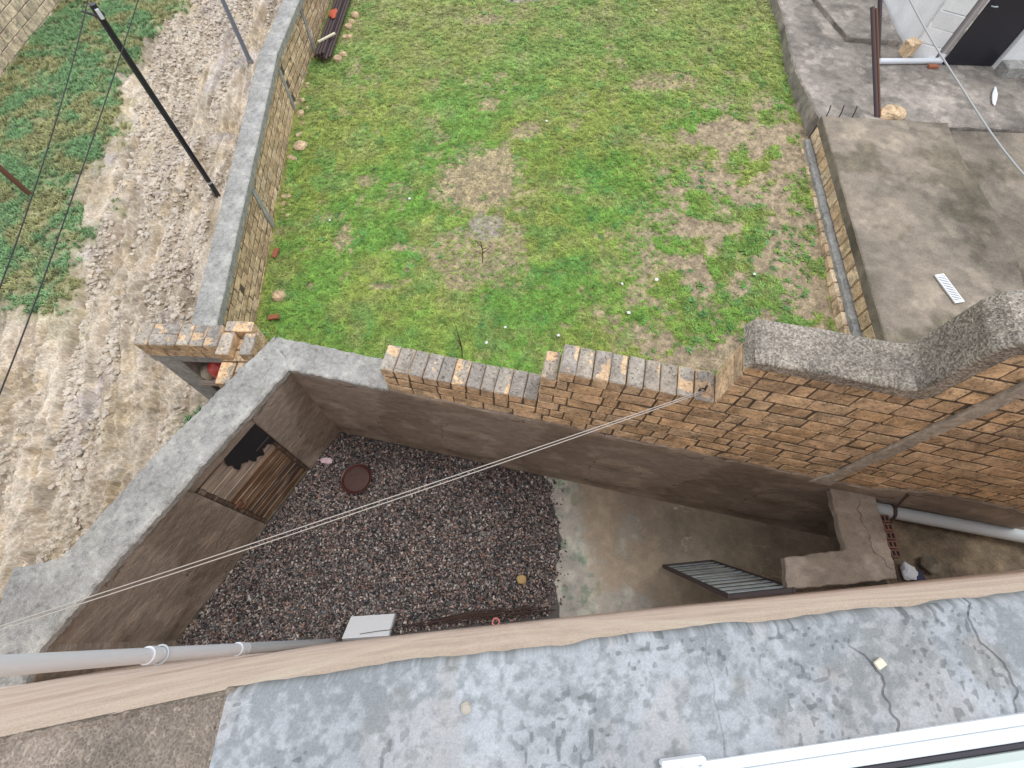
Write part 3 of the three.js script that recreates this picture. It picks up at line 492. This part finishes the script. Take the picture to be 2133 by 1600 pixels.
{ // leaning board
  const a = thing('white_board', 'white board leaning against the foot of the house wall beside the downpipe', 'board');
  a.position.set(-2.2, 0.03, -0.14); a.rotation.order = 'YXZ'; a.rotation.y = 0.09; a.rotation.x = 0.66;
  part('face_sheet', box(-0.36, 0.36, 0, 0.52, -0.022, -0.012, 0.003), plain(0.9, 0.91, 0.92, 0.4), a);
  part('core', box(-0.357, 0.357, 0.003, 0.517, -0.0118, 0.03, 0.003), plain(0.3, 0.32, 0.34, 0.7), a);
  part('edge_strip', box(0.358, 0.38, 0.003, 0.517, -0.022, 0.032, 0.003), M.pvcDirty, a);
  part('wire', tube([[-0.1, 0.46, -0.03], [0.2, 0.43, -0.04], [0.38, 0.4, -0.03], [0.46, 0.32, -0.02]], 0.005, 20, 6), M.steel, a);
}

// ---------------------------------------------------------------- courtyard things
{
  const r = thing('slatted_rack', 'steel framed rack of grey slats leaning on the house wall', 'rack');
  const W = 0.86, Hh = 2.42; r.position.set(3.2, 0.03, -1.13); r.rotation.order = 'YXZ'; r.rotation.y = 0.125; r.rotation.x = 0.262;
  for (const s of [-1, 1]) part('side_rail', box(s * W / 2 - 0.02, s * W / 2 + 0.02, 0, Hh, -0.03, 0.03, 0.003), M.steel, r);
  part('top_rail', box(-W / 2 + 0.021, W / 2 - 0.021, Hh - 0.05, Hh - 0.002, -0.03, 0.03, 0.003), M.steel, r);
  part('bottom_rail', box(-W / 2 + 0.021, W / 2 - 0.021, 0.002, 0.05, -0.03, 0.03, 0.003), M.steel, r);
  for (let i = 0; i < 12; i++) { const y = 0.09 + i * 0.19, m = part('slat', stone(W - 0.045, 0.1, 0.006, 0.002, 0.002, false, [rr(0, 3), rr(0, 3)]), M.rack, r); m.position.set(0, y + 0.065, -0.012 + rr(-0.004, 0.004)); m.rotation.x = rr(-0.01, 0.02); m.rotation.z = rr(-0.012, 0.012); }
}
{
  const l = thing('concrete_landing', 'L-shaped concrete landing slab bridging from the block wall to the house', 'slab');
  part('slab', prism([[3.68, -0.95], [4.53, -1.09], [4.53, -1.92], [5.15, -1.86], [5.11, -0.74], [3.62, -0.56]], 2.24, 2.35, { step: 0.07, rim: 0.012, jit: 0.012, top: 0.008 }), M.plaster, l);
  const hb = part('hollow_brick_wall', box(5.09, 5.2, 1.2, 2.235, -1.75, -0.78), M.mortar, l);
  for (let i = 0; i < 5; i++) { const b = part('hollow_brick', stone(0.13, 0.1, 0.105, 0.006, 0.004), i % 2 ? plain(0.2, 0.1, 0.075, 0.9) : plain(0.16, 0.09, 0.07, 0.9), l); b.position.set(5.2 + rr(-0.015, 0.015), 2.28, -1.52 + i * 0.115); for (let h = 0; h < 2; h++) { const q = part('hole', box(-0.016, 0.016, 0.045, 0.053, -0.03, 0.03, 0.001), plain(0.02, 0.012, 0.01, 1), b); q.position.x = h * 0.055 - 0.028; } }  // near-black inlays on each brick stand in for the shade inside its perforations
  structure('side_yard_ground', sheet(5.2, 12, -2.6, 0.2, 90, 36, (x, z) => 2.0 + (fbm(x * 2, z * 2, 4) - 0.5) * 0.16 + (fbm(x * 9, z * 9, 3) - 0.5) * 0.05), M.dirt);
  const p = thing('drain_pipe', 'thick pale grey drain pipe lying on dirt along the block wall', 'pipe');
  part('pipe', rod([5.1, 2.17, -1.7], [9.6, 2.2, -0.97], 0.09, 28), M.pvcDirty, p);
  part('socket', rod([5.1, 2.17, -1.7], [5.4, 2.173, -1.651], 0.102, 28), M.pvcDirty, p);
  part('strap', rod([5.41, 2.173, -1.649], [5.45, 2.173, -1.643], 0.106, 28), M.steel, p);
  const c = one('brown_cable', tube([[5.32, 2.7, -1.76], [5.4, 2.29, -1.64], [5.36, 2.08, -1.3], [5.3, 2.1, -0.74]], 0.014, 30, 6), plain(0.09, 0.055, 0.045, 0.8), 'thin brown cable hanging across the drain pipe', 'cable');
  const t = one('crumpled_wrapper', lump(0.11, 0.5, 2, 0.5), plain(0.6, 0.62, 0.66, 0.5), 'crumpled white and dark wrapper on the dirt beside the landing', 'litter'); t.position.set(5.5, 2.08, -0.86);
  const t2 = one('dark_rag', lump(0.09, 0.35, 2, 0.5), plain(0.03, 0.03, 0.07, 0.8), 'dark blue rag beside the crumpled wrapper', 'rag'); t2.position.set(5.6, 2.07, -0.8);
  const s1 = one('stone', lump(0.12, 0.4, 1, 0.35), M.slab, 'grey flat stone on the dirt near the wrapper', 'stone'); s1.position.set(5.85, 2.06, -0.97);
}
{
  const b = thing('enamel_basin', 'round maroon basin holding rain water on the dark gravel', 'basin');
  b.position.set(-2.85, 0.03, -2.44); b.rotation.z = 0.05;
  part('bowl', new THREE.LatheGeometry([[0, 0], [0.17, 0], [0.2, 0.015], [0.262, 0.1], [0.285, 0.108], [0.29, 0.1], [0.272, 0.09], [0.21, 0.0], [0.17, -0.012], [0, -0.012]].map((p) => new THREE.Vector2(...p)), 48), plain(0.075, 0.022, 0.018, 0.28), b);
  const wtr = part('water', new THREE.CircleGeometry(0.238, 40).rotateX(-Math.PI / 2), plain(0.28, 0.19, 0.185, 0.06, { metalness: 0.85 }), b); wtr.position.y = 0.062;
  const w = one('pink_wrapper', lump(0.09, 0.45, 2, 0.5), plain(0.75, 0.55, 0.6, 0.45), 'small pink and white wrapper on gravel near the wall corner', 'litter'); w.position.set(-3.5, 0.07, -2.78); w.scale.set(1.3, 1, 0.7);
  const r = thing('rusty_rods', 'loose bundle of thin rusty rods lying along the foot of the house wall', 'rods');
  for (let i = 0; i < 11; i++) { const x0 = rr(-1.7, -0.6), x1 = rr(0.2, 0.9), o = rr(0.04, 0.16); part('rod', tube([[x0, 0.06 + rr(0, 0.05), hz(x0) - o], [(x0 + x1) / 2, 0.08 + rr(0, 0.05), hz(0) - o - rr(-0.03, 0.06)], [x1, 0.06 + rr(0, 0.09), hz(x1) - o - rr(-0.05, 0.08)]], 0.007, 12, 5), plain(0.07, 0.04, 0.032, 0.9), r); }
  const k = one('pink_ring', new THREE.TorusGeometry(0.055, 0.014, 8, 24).rotateX(Math.PI / 2), plain(0.75, 0.25, 0.2, 0.5), 'small pink plastic ring by the house wall', 'ring'); k.position.set(-0.14, 0.17, -0.11);
  const y = one('yellow_stone', lump(0.085, 0.5, 2, 0.25), plain(0.42, 0.29, 0.12, 0.8), 'yellow ochre stone lying on the dark gravel', 'stone'); y.position.set(0.27, 0.06, -0.78);
}
{ // clothes line: two strands from the wall step to the left
  const c = thing('clothes_line', 'twin pale clothes line stretched across the courtyard', 'clothes line');
  const a = [2.2, 4.12, -2.5], e = [-6.4, 4.3, 0.86];
  for (const o of [0, 1]) { const pts = []; for (let i = 0; i <= 24; i++) { const f = i / 24; pts.push([mix(a[0], e[0], f), mix(a[1], e[1], f) - Math.sin(f * Math.PI) * 0.1 - o * 0.004, mix(a[2], e[2], f) + o * (0.02 + 0.02 * Math.sin(f * 3.1))]); } part('strand', tube(pts, 0.005, 60, 6), plain(0.5, 0.46, 0.42, 0.85), c); }
  part('hook', mergeGeometries([rod([2.2, 4.07, -2.5], [2.2, 4.2, -2.52], 0.012), new THREE.TorusGeometry(0.035, 0.01, 6, 16).translate(2.17, 4.13, -2.5)].map((g) => g.toNonIndexed())), M.steel, c);
}

// ---------------------------------------------------------------- lane things
{
  const p = thing('black_pole', 'tall black steel pole standing by the wall in the mud lane', 'pole'); p.position.set(-8.15, -0.7, -10.3);
  part('shaft', rod([0, 0, 0], [0, 4.72, 0], 0.065, 16), M.glassDark, p);
  part('collar', rod([0, 0.62, 0], [0, 0.67, 0], 0.07, 16), M.pvcDirty, p);
  part('lamp_bracket', mergeGeometries([box(-0.07, 0.07, 4.5, 4.58, -0.07, 0.07), rod([0, 4.5, 0], [-0.25, 4.62, 0.05], 0.025)].map((g) => g.index ? g.toNonIndexed() : g)), M.steel, p);
  part('insulator', rod([0.06, 4.5, 0.05], [0.06, 4.66, 0.05], 0.035, 12), M.pvc, p);
  const g = thing('grey_pole', 'slender grey steel pole beyond the lot wall', 'pole'); g.position.set(-8.92, -0.7, -16.36);
  part('shaft', new THREE.CylinderGeometry(0.045, 0.075, 5.2, 14).translate(0, 2.6, 0), plain(0.2, 0.22, 0.26, 0.5), g); part('foot', rod([0, 0, 0], [0, 0.3, 0], 0.1, 14), M.cap, g);
  const r = thing('rusty_post', 'short rusty steel post in the grass at the left', 'post'); r.position.set(-13.15, -0.7, -10.1);
  part('shaft', rod([0, 0, 0], [-0.1, 3.6, 0.05], 0.07, 12), M.rust, r); part('cap_plate', box(-0.18, -0.02, 3.58, 3.6, -0.05, 0.13, 0.003), M.rust, r);
  const cable = (pts, label) => one('overhead_cable', tube(pts, 0.009, 50, 5), plain(0.03, 0.03, 0.035, 0.7), label, 'cable', 'overhead cables');
  cable([[-8.1, 4.3, -15.2], [-7.38, 4.0, -10.53], [-6.55, 3.95, -6.1], [-5.82, 4.0, -2.24], [-5.3, 4.2, 0.6]], 'thin black overhead cable crossing the mud lane, the one nearer the lot wall');
  cable([[-9.4, 4.3, -14.5], [-8.09, 4.0, -9.72], [-6.63, 4.0, -4.01], [-5.8, 4.2, -0.4]], 'thin black overhead cable at the left edge over the grass');
  const st = thing('stone_wall', 'pale rough stone wall at the far left corner beyond the grass', 'wall'); const L = frame(st, [-16.45, -13.2], [-16.75, -24.5]);
  part('mortar_core', box(0, L, -1, 2.3, -0.4, -0.02), M.mortar, st);
  const pale = [[1.14, 1.36, 1.66], [1.04, 1.26, 1.55], [1.22, 1.44, 1.78]].map((t) => tint(M.limestone, t));
  for (let k = 0; k < 10; k++) course(st, k % 2 ? 0.2 : 0, L, -0.75 + k * 0.3, 0.285, 0.4, 0.15, { mats: pale, name: 'stone' });
}
// ---------------------------------------------------------------- lot things
{
  const p = thing('pipe_bundle', 'bundle of rusty brown steel pipes lying at the foot of the lot wall', 'pipes');
  for (let i = 0; i < 9; i++) { const x = -6.78 + (i % 6) * 0.095 + (i > 5 ? 0.1 : 0), y = -0.33 + (i > 5 ? 0.1 : 0); part('pipe', rod([x, y, -16.3 - rr(0, 0.25)], [x + 0.02, y + 0.02, -21.5], 0.042, 10), plain(0.07, 0.045, 0.045, 0.7), p); }
  const o = one('orange_rag', lump(0.13, 0.35, 2, 0.6), plain(0.5, 0.1, 0.05, 0.8), 'orange rag on top of the rusty pipe bundle', 'rag'); o.position.set(-6.55, -0.14, -18.7); o.scale.z = 2;
  const s = one('pale_stick', box(-0.04, 0.04, -0.025, 0.025, -0.35, 0.35, 0.006, 0.004), plain(0.72, 0.66, 0.5, 0.8), 'pale wooden batten lying across the rusty pipes', 'stick'); s.position.set(-6.5, -0.16, -17.3); s.rotation.y = -0.7;
  const rub = (x, z, r, mat, label, sq = 0.6) => { const m = one('rubble_stone', lump(r, sq, 1, 0.35), mat, label, 'stone', label === RL ? 'rubble along the lot wall' : undefined); m.position.set(x, lotY(x, z) + r * 0.25, z); m.rotation.y = rr(0, 6); };
  const RL = 'small pale rubble stone at the foot of the lot wall';
  for (let i = 0; i < 26; i++) { const z = rr(-15.6, -9.2), x = -5.95 - 0.115 * (-z - 5.2) + 0.15 + Math.abs(rr(-0.25, 0.25)); rub(x, z, rr(0.035, 0.1), pick(LOT), RL); }
  rub(-6.35, -12.35, 0.2, LOT[2], 'largest pale broken stone halfway along the lot wall', 0.45);
  rub(-5.65, -7.0, 0.17, LOT[0], 'broken tan stone between the two red bricks', 0.7);
  for (let i = 0; i < 8; i++) { const z = rr(-19.5, -16.5); rub(-6.1 + rr(-0.05, 0.2), z, rr(0.08, 0.16), LOT[1], RL, 0.6); }
  const br = (x, z, a, label) => { const m = thing('red_brick', label, 'brick'); part('body', box(-0.125, 0.125, 0, 0.065, -0.06, 0.06, 0.004, 0.002), M.clay, m); m.position.set(x, lotY(x, z) + 0.05, z); m.rotation.set(0.15, a, 0.2); };
  br(-6.05, -8.3, 1.3, 'red clay brick standing against the lot wall, farther one'); br(-5.6, -6.35, 0.1, 'red clay brick lying near the hut corner');
  const LL = 'tiny white scrap of litter in the grass';
  for (const [x, z] of [[4.35, -18.3], [0.75, -13.0], [-0.2, -6.1], [1.0, -5.9], [2.5, -7.3], [2.6, -6.5], [3.3, -7.4], [-4.9, -9.4], [-2.9, -10.2], [5.6, -7.6], [-0.6, -5.7]]) { const m = one('litter_scrap', lump(0.04, 0.3, 0, 0.6), plain(0.7, 0.7, 0.67, 0.7), LL, 'litter', 'litter in the lot'); m.position.set(x, lotY(x, z) + 0.07, z); }
  const sap = (x, z, h, label) => { const t = thing('sapling', label, 'sapling'); t.position.set(x, lotY(x, z), z); part('stem', tube([[0, 0, 0], [0.02, h * 0.5, 0.01], [-0.01, h, 0.02]], 0.011, 8, 6), plain(0.08, 0.05, 0.035, 0.9), t); for (let i = 0; i < 7; i++) { const a = rr(0, 6.28), y = h * rr(0.35, 0.9), l = rr(0.1, 0.26); part('twig', tube([[0, y, 0], [Math.cos(a) * l * 0.5, y + l * 0.5, Math.sin(a) * l * 0.5], [Math.cos(a) * l, y + l * 0.8, Math.sin(a) * l]], 0.006, 6, 5), plain(0.09, 0.05, 0.03, 0.9), t); } };
  sap(-0.82, -8.0, 0.75, 'bare twiggy sapling in the brown patch of the lot'); sap(-1.12, -5.35, 0.95, 'bare thin sapling close behind the block wall');
  const dm = one('dark_plank', box(-0.3, 0.3, 0, 0.05, -0.1, 0.1, 0.006, 0.004), plain(0.05, 0.05, 0.05, 0.8), 'dark board lying in the far grass of the lot', 'board'); dm.position.set(2.6, lotY(2.6, -20.2) + 0.06, -20.2); dm.rotation.y = 0.3;
}

// ---------------------------------------------------------------- raised yard at the right
{
  const ex = (z) => 7.33 + 0.079 * (-z - 5.5), SY = 1.05;
  const s = thing('yard_terrace', 'raised grey concrete terrace slab edged with tan blocks beside the grass lot', 'terrace');
  part('slab', prism([[ex(-2.6), -2.6], [ex(-12.2), -12.2], [11.1, -12.08], [10.96, -10.9], [11.0, -8], [10.6, -6.2], [10.3, -2.6]], 0.82, SY, { step: 0.16, rim: 0.02, jit: 0.008, top: 0.01 }), M.slab, s);
  const w = new THREE.Group(); frame(w, [ex(-12.15) + 0.05, -12.15], [ex(-2.6) + 0.05, -2.6]); s.add(w); w.name = 'edge_blocks';
  const q = (z) => [ex(z) + 0.05, z];
  part('edge_core', prism([[ex(-2.6) + 0.08, -2.6], [ex(-12.15) + 0.08, -12.15], [11, -12.05], [10.3, -2.6]], -0.8, 0.815, { step: 1, jit: 0, top: 0 }), M.mortar, s);
  part('plinth', prism([[ex(-2.6) - 0.1, -2.6], [ex(-12.1) - 0.12, -12.1], [ex(-12.1) + 0.1, -12.1], [ex(-2.6) + 0.1, -2.6]], -0.8, 0.45, { step: 0.12, rim: 0.03, jit: 0.025, top: 0.03 }), M.cap, s);
  // block courses, faces turned to the lot
  s.remove(w);
  const lay = (z0, z1, y0, off, h) => { let z = z0; while (z > z1) { const L = rr(0.36, 0.42); const m = part('block', stone(L - 0.03, h, 0.1, 0.012, 0.006), pick(LOT), s); m.position.set(ex(z - L / 2) + off, y0 + h / 2, z - L / 2); m.rotation.y = Math.PI / 2 - 0.079; z -= L; } };
  lay(-3, -12, 0.49, 0.052, 0.315); lay(-3, -11.6, 0.06, -0.15, 0.27);
  // upper yard behind the terrace
  const u = thing('upper_yard', 'rough grey concrete yard with broken edge behind the terrace', 'yard');
  part('concrete_apron', prism([[7.9, -12.26], [7.76, -14.5], [8.1, -17.9], [8.4, -25], [20, -25], [20, -12.0], [11.2, -12.16]], -0.8, 0.92, { step: 0.14, rim: 0.04, jit: 0.03, top: 0.03 }), M.yard, u);
  part('side_paving', prism([[11.14, -12.1], [11.0, -10.9], [11.04, -8], [10.64, -6.2], [10.34, -2.6], [16, -2.6], [18, -12.02]], -0.8, 0.84, { step: 0.3, rim: 0.02, jit: 0.01, top: 0.012 }), M.slab, u);
  part('raised_step', prism([[9.62, -15.9], [11.1, -15.75], [11.4, -19], [9.4, -24], [8.7, -24], [9.2, -18]], 0.9, 1.06, { step: 0.12, rim: 0.02, jit: 0.014, top: 0.015 }), M.yard, u);
  // white house with dark doorway
  const h = thing('white_house', 'whitewashed house corner of white blocks with a black doorway', 'house'); h.position.set(11.62, 0.92, -15.35); 
  const N = 9; for (let k = 0; k < N; k++) { const b = part('corner_block', stone(0.62, 0.39, 0.5, 0.015, 0.006), M.whitewash, h); b.position.set(0.02, 0.2 + k * 0.4, 0.05); b.rotation.y = -0.5 + rr(-0.01, 0.01); }
  part('side_wall', prism([[-0.28, -0.2], [-0.2, -8], [0.3, -8], [0.24, -0.1]], 0, 3.9, { step: 1, jit: 0, top: 0 }), M.whitewash, h);
  part('door_jamb', box(0.33, 0.45, 0, 3.4, 0.1, 0.38, 0.006), plain(0.5, 0.46, 0.45, 0.8), h);
  const door = part('door', box(0.46, 1.9, 0.02, 3.2, 0.42, 0.48, 0.006), M.glassDark, h, 'black sheet door'); door.rotation.y = 0;
  part('door_handle', tube([[0.55, 1.5, 0.5], [0.55, 1.52, 0.57], [0.66, 1.52, 0.58], [0.68, 1.5, 0.5]], 0.015, 10, 6), M.pvcDirty, door);
  part('front_wall', box(1.92, 6, -0.1, 3.9, 0.1, 0.6, 0.01), M.whitewash, h);
  part('grey_step', box(1.92, 3.2, -0.06, 0.28, 0.61, 1.0, 0.02), M.cap, h);
  const pv = thing('plastic_pipe', 'white plastic pipe lying on the yard in front of the white house', 'pipe'); part('pipe', rod([10.2, 1.0, -14.82], [12.05, 1.0, -14.95], 0.075, 20), M.pvc, pv); part('elbow', rod([11.98, 1.0, -14.95], [12.02, 1.16, -15.0], 0.08, 16), M.pvc, pv);
  const cu = thing('tan_block', 'single tan limestone block standing beside the plastic pipe', 'block'); part('body', stone(0.36, 0.36, 0.3, 0.015, 0.008), LOT[0], cu); cu.position.set(11.0, 1.24, -15.1); cu.rotation.set(0.05, 0.5, 0.03);
  const rb = thing('red_brick', 'red clay brick under the end of the plastic pipe', 'brick'); part('body', box(-0.13, 0.13, 0, 0.07, -0.07, 0.07, 0.005, 0.002), M.clay, rb); rb.position.set(11.75, 0.93, -14.72);
  const po = thing('steel_post', 'leaning rusty steel pipe standing at the terrace edge', 'post'); part('shaft', rod([9.42, 0.95, -12.42], [8.55, 2.75, -13.9], 0.05, 12), plain(0.09, 0.06, 0.065, 0.7), po); part('inner_tube', rod([9.5, 0.95, -12.4], [8.63, 2.75, -13.85], 0.03, 10), M.rust, po);
  const po2 = thing('steel_post', 'second leaning dark pipe in front of the white house', 'post'); part('shaft', rod([10.3, 0.95, -15.1], [9.6, 2.6, -16.2], 0.055, 12), plain(0.06, 0.045, 0.05, 0.7), po2); part('base_plate', box(10.2, 10.4, 0.93, 0.96, -15.2, -15.0, 0.003), M.rust, po2);
  const hf = one('tan_rubble', lump(0.3, 0.55, 2, 0.3), LOT[0], 'broken tan stone at the foot of the leaning pipe', 'stone'); hf.position.set(9.85, 0.98, -12.5);
  const wl = one('white_rag', lump(0.3, 0.3, 2, 0.5), plain(0.75, 0.76, 0.78, 0.8), 'thin white rag strip at the edge of the side paving', 'rag'); wl.position.set(12.95, 0.97, -13.4); wl.scale.set(0.22, 0.4, 1.5); wl.rotation.y = -0.45;
  const gr = thing('slotted_panel', 'white slotted plastic panel lying on the concrete terrace', 'panel'); gr.position.set(9.03, 1.07, -6.6); gr.rotation.y = 0.22;
  part('panel_frame', mergeGeometries([box(-0.105, -0.085, 0, 0.03, -0.37, 0.37, 0.003), box(0.085, 0.105, 0, 0.03, -0.37, 0.37, 0.003), box(-0.084, 0.084, 0, 0.03, -0.37, -0.33, 0.003), box(-0.084, 0.084, 0, 0.03, 0.33, 0.37, 0.003)]), M.white, gr);
  for (let i = 0; i < 16; i++) part('slat', box(-0.084, 0.084, 0.005, 0.025, -0.32 + i * 0.041, -0.297 + i * 0.041, 0.002), M.white, gr);
  one('pale_cable', tube([[6.15, 5.6, -1.7], [6.19, 5.0, -5.15], [6.18, 4.95, -7.2], [6.17, 5.0, -9.17], [6.3, 5.4, -15]], 0.012, 40, 5), plain(0.4, 0.4, 0.4, 0.7), 'pale overhead cable crossing the terrace at the right', 'cable');
  for (let i = 0; i < 3; i++) { const m = one('rebar_stub', tube([[0, 0, 0], [-0.03, 0.2, 0.02], [-0.05, 0.34, -0.02]], 0.014, 6, 6), M.steel, 'short rusty rebar stub at the terrace corner', 'rebar', 'rebar stubs at the terrace corner'); m.position.set(8.05 + i * 0.34, 0.92, -12.3); }
}

// ---------------------------------------------------------------- gravel and grass (nobody could count these)
const dummy = new THREE.Object3D(), col = new THREE.Color();
{
  const g = lump(1, 0.75, 0, 0.45), spots = [];
  const inside = (x, z) => { const a = (x + 5.37) * 0.8834 + (z - 0.35) * 0.4685; if (a < 0.02) return false; const b = -(x + 3.394) * 0.18417 + (z + 3.431) * 0.98289; if (b < 0.05) return false; if (z > hz(x) - 0.03) return false; return x < 0.86 + 0.07 * Math.sin(z * 3.4) + (fbm(x * 9, z * 9, 2) - 0.5) * 0.22; };
  for (let i = 0; i < 105000; i++) { const x = rr(-5.6, 1.05), z = rr(-3.4, 0.9); if (inside(x, z)) spots.push([x, z]); }
  for (let i = 0; i < 140; i++) { const z = rr(-2.5, -0.4); const x = 0.8 + Math.abs(rr(-1, 1) * rr(0, 1)) * 0.35; if (z < hz(x) - 0.05) spots.push([x, z, 1]); }
  const m = new THREE.InstancedMesh(g, plain(1, 1, 1, 0.38), spots.length); m.name = 'gravel_bed'; m.userData = { kind: 'stuff', label: 'dark wet pinkish gravel covering the courtyard floor', category: 'gravel' };
  const cols = [[0.06, 0.056, 0.056], [0.09, 0.085, 0.085], [0.16, 0.125, 0.115], [0.36, 0.29, 0.26], [0.24, 0.15, 0.13], [0.12, 0.12, 0.13], [0.5, 0.44, 0.4], [0.2, 0.19, 0.18], [0.28, 0.17, 0.13], [0.03, 0.03, 0.035], [0.04, 0.035, 0.035]];
  spots.forEach(([x, z, lone], i) => { const s = Math.pow(rnd(), 1.8) * 0.019 + 0.0105 + (lone ? -0.004 : 0); dummy.position.set(x, lone ? 0.02 : rr(-0.005, 0.035), z); dummy.rotation.set(rr(0, 6), rr(0, 6), rr(0, 6)); dummy.scale.set(s * rr(0.8, 1.5), s * rr(0.6, 1), s * rr(0.8, 1.3)); dummy.updateMatrix(); m.setMatrixAt(i, dummy.matrix); const c = pick(cols), k = rr(0.7, 1.25); m.setColorAt(i, col.setRGB(c[0] * k, c[1] * k, c[2] * k)); });
  scene.add(m);
}
function tuftGeo(n, h, w, spread, seed2) {
  const pos = [], idx = [];
  for (let i = 0; i < n; i++) { const a = rr(0, 6.283), l = h * rr(0.6, 1.2), s = spread * rr(0.3, 1.2), cx = rr(-0.02, 0.02), cz = rr(-0.02, 0.02), px = -Math.sin(a) * w, pz = Math.cos(a) * w, b = pos.length / 3, mx = cx + Math.cos(a) * s * 0.4, mz = cz + Math.sin(a) * s * 0.4;
    pos.push(cx + px, 0, cz + pz, cx - px, 0, cz - pz, mx + px * 0.9, l * 0.7, mz + pz * 0.9, mx - px * 0.9, l * 0.7, mz - pz * 0.9, cx + Math.cos(a) * s, l, cz + Math.sin(a) * s); idx.push(b, b + 1, b + 2, b + 1, b + 3, b + 2, b + 2, b + 3, b + 4); }
  const g = new THREE.BufferGeometry(); g.setAttribute('position', new THREE.Float32BufferAttribute(pos, 3)); g.setIndex(idx); g.computeVertexNormals(); return g;
}
function grass(name, label, geo, list) {
  const m = new THREE.InstancedMesh(geo, new THREE.MeshPhysicalMaterial({ roughness: 0.9, transmission: 0.0, side: THREE.DoubleSide }), list.length); m.name = name; m.userData = { kind: 'stuff', label, category: 'grass' };
  list.forEach(([x, y, z, s, c], i) => { dummy.position.set(x, y, z); dummy.rotation.set(rr(-0.15, 0.15), rr(0, 6.28), rr(-0.15, 0.15)); dummy.scale.set(s * rr(0.8, 1.2), s * rr(0.7, 1.2), s * rr(0.8, 1.2)); dummy.updateMatrix(); m.setMatrixAt(i, dummy.matrix); m.setColorAt(i, col.setRGB(...c)); });
  scene.add(m); return m;
}
{
  const list = [], dry = [];
  const green = [0.23, 0.43, 0.085], yel = [0.4, 0.45, 0.11], olive = [0.4, 0.41, 0.18], deep = [0.15, 0.36, 0.1], tan = [0.36, 0.3, 0.2];
  for (let i = 0; i < 190000; i++) {
    const x = rr(-7, 8.1), z = rr(-22.5, -3.2);
    if (x < -5.85 + 0.115 * (z + 5.2) + 0.05 || x > 7.1 + 0.079 * (-z - 5.5)) continue;
    const q = lotCover(x, z), b1 = fbm(x * 1.4 + 30, z * 1.4, 3), b2 = fbm(x * 0.55 + 60, z * 0.55, 3), b3 = vn(x * 3 + 7, z * 3);
    const dens = 1 - q.bare; const r = rnd();
    if (r < dens * 0.94) {
      const f = sst(0.38, 0.62, b2 * 0.6 + b1 * 0.4), ol = sst(-11, -19, z) * 0.5 + sst(0.56, 0.7, b1) * 0.4, dp = sst(0.55, 0.7, b3 * 0.6 + b1 * 0.4) * 0.6, k = rr(0.55, 1.45) * (0.75 + 0.5 * vn(x * 7, z * 7));
      const c = [0, 1, 2].map((j) => mix(mix(mix(green[j], yel[j], f * 0.8), olive[j], ol), deep[j], dp * (1 - ol)) * k); list.push([x, lotY(x, z) - 0.008, z, rr(0.6, 1.15) * (dens > 0.7 ? 1 : 0.8), c]);
    } else if (rnd() < (q.dry > 0.3 ? 0.7 : 0.12)) { const k = rr(0.6, 1.15); dry.push([x, lotY(x, z) - 0.01, z, rr(0.5, 1.0), [tan[0] * k, tan[1] * k, tan[2] * k]]); }
  }
  const weeds = [];
  for (let i = 0; i < 9000; i++) { const x = rr(-6.5, 7.6), z = rr(-20, -3.4); if (x < -5.7 + 0.115 * (z + 5.2) || x > 7.1 + 0.079 * (-z - 5.5)) continue; const edge = sst(0.9, 0, x - (-5.75 + 0.115 * (z + 5.2))), east = sst(2.5, 5, x) * sst(-13, -11, z), n = fbm(x * 1.3 + 77, z * 1.3, 3); if (rnd() > edge * 0.8 + (east * 0.75 + 0.22) * sst(0.48, 0.6, n)) continue; const k = rr(0.6, 1.4), f = rnd(); weeds.push([x, lotY(x, z), z, rr(0.5, 1.4), [mix(0.1, 0.24, f) * k, mix(0.27, 0.36, f) * k, mix(0.09, 0.07, f) * k]]); }
  grass('lot_weeds', 'low broad-leaved weeds scattered through the lot', tuftGeo(7, 0.045, 0.017, 0.11), weeds);
  grass('lot_grass', 'short patchy green grass covering the walled lot', tuftGeo(8, 0.05, 0.007, 0.085), list);
  grass('dry_grass', 'dead straw coloured grass in the bare patches of the lot', tuftGeo(7, 0.025, 0.005, 0.1), dry);
  const lane = [];
  for (let i = 0; i < 90000; i++) { const x = rr(-17.5, -5.9), z = rr(-24, -1.5), g = laneGrass(x, z); if (rnd() < sst(0.3, 0.95, g) * (0.35 + 0.6 * sst(0.35, 0.55, fbm(x * 1.7 + 3, z * 1.7, 3)))) { const k = rr(0.5, 1.4), b = fbm(x * 1.5, z * 1.5, 3); lane.push([x, mudY(x, z) - 0.01, z, rr(0.9, 1.8), [mix(0.24, 0.4, sst(0.42, 0.62, b)) * k, 0.4 * k, 0.19 * k]]); } }
  grass('lane_grass', 'rough green grass along the far side of the mud lane', tuftGeo(8, 0.07, 0.007, 0.07), lane);
}

scene.traverse((o) => { if (o.isMesh) { o.castShadow = true; o.receiveShadow = true; } });
renderer.render(scene, camera);
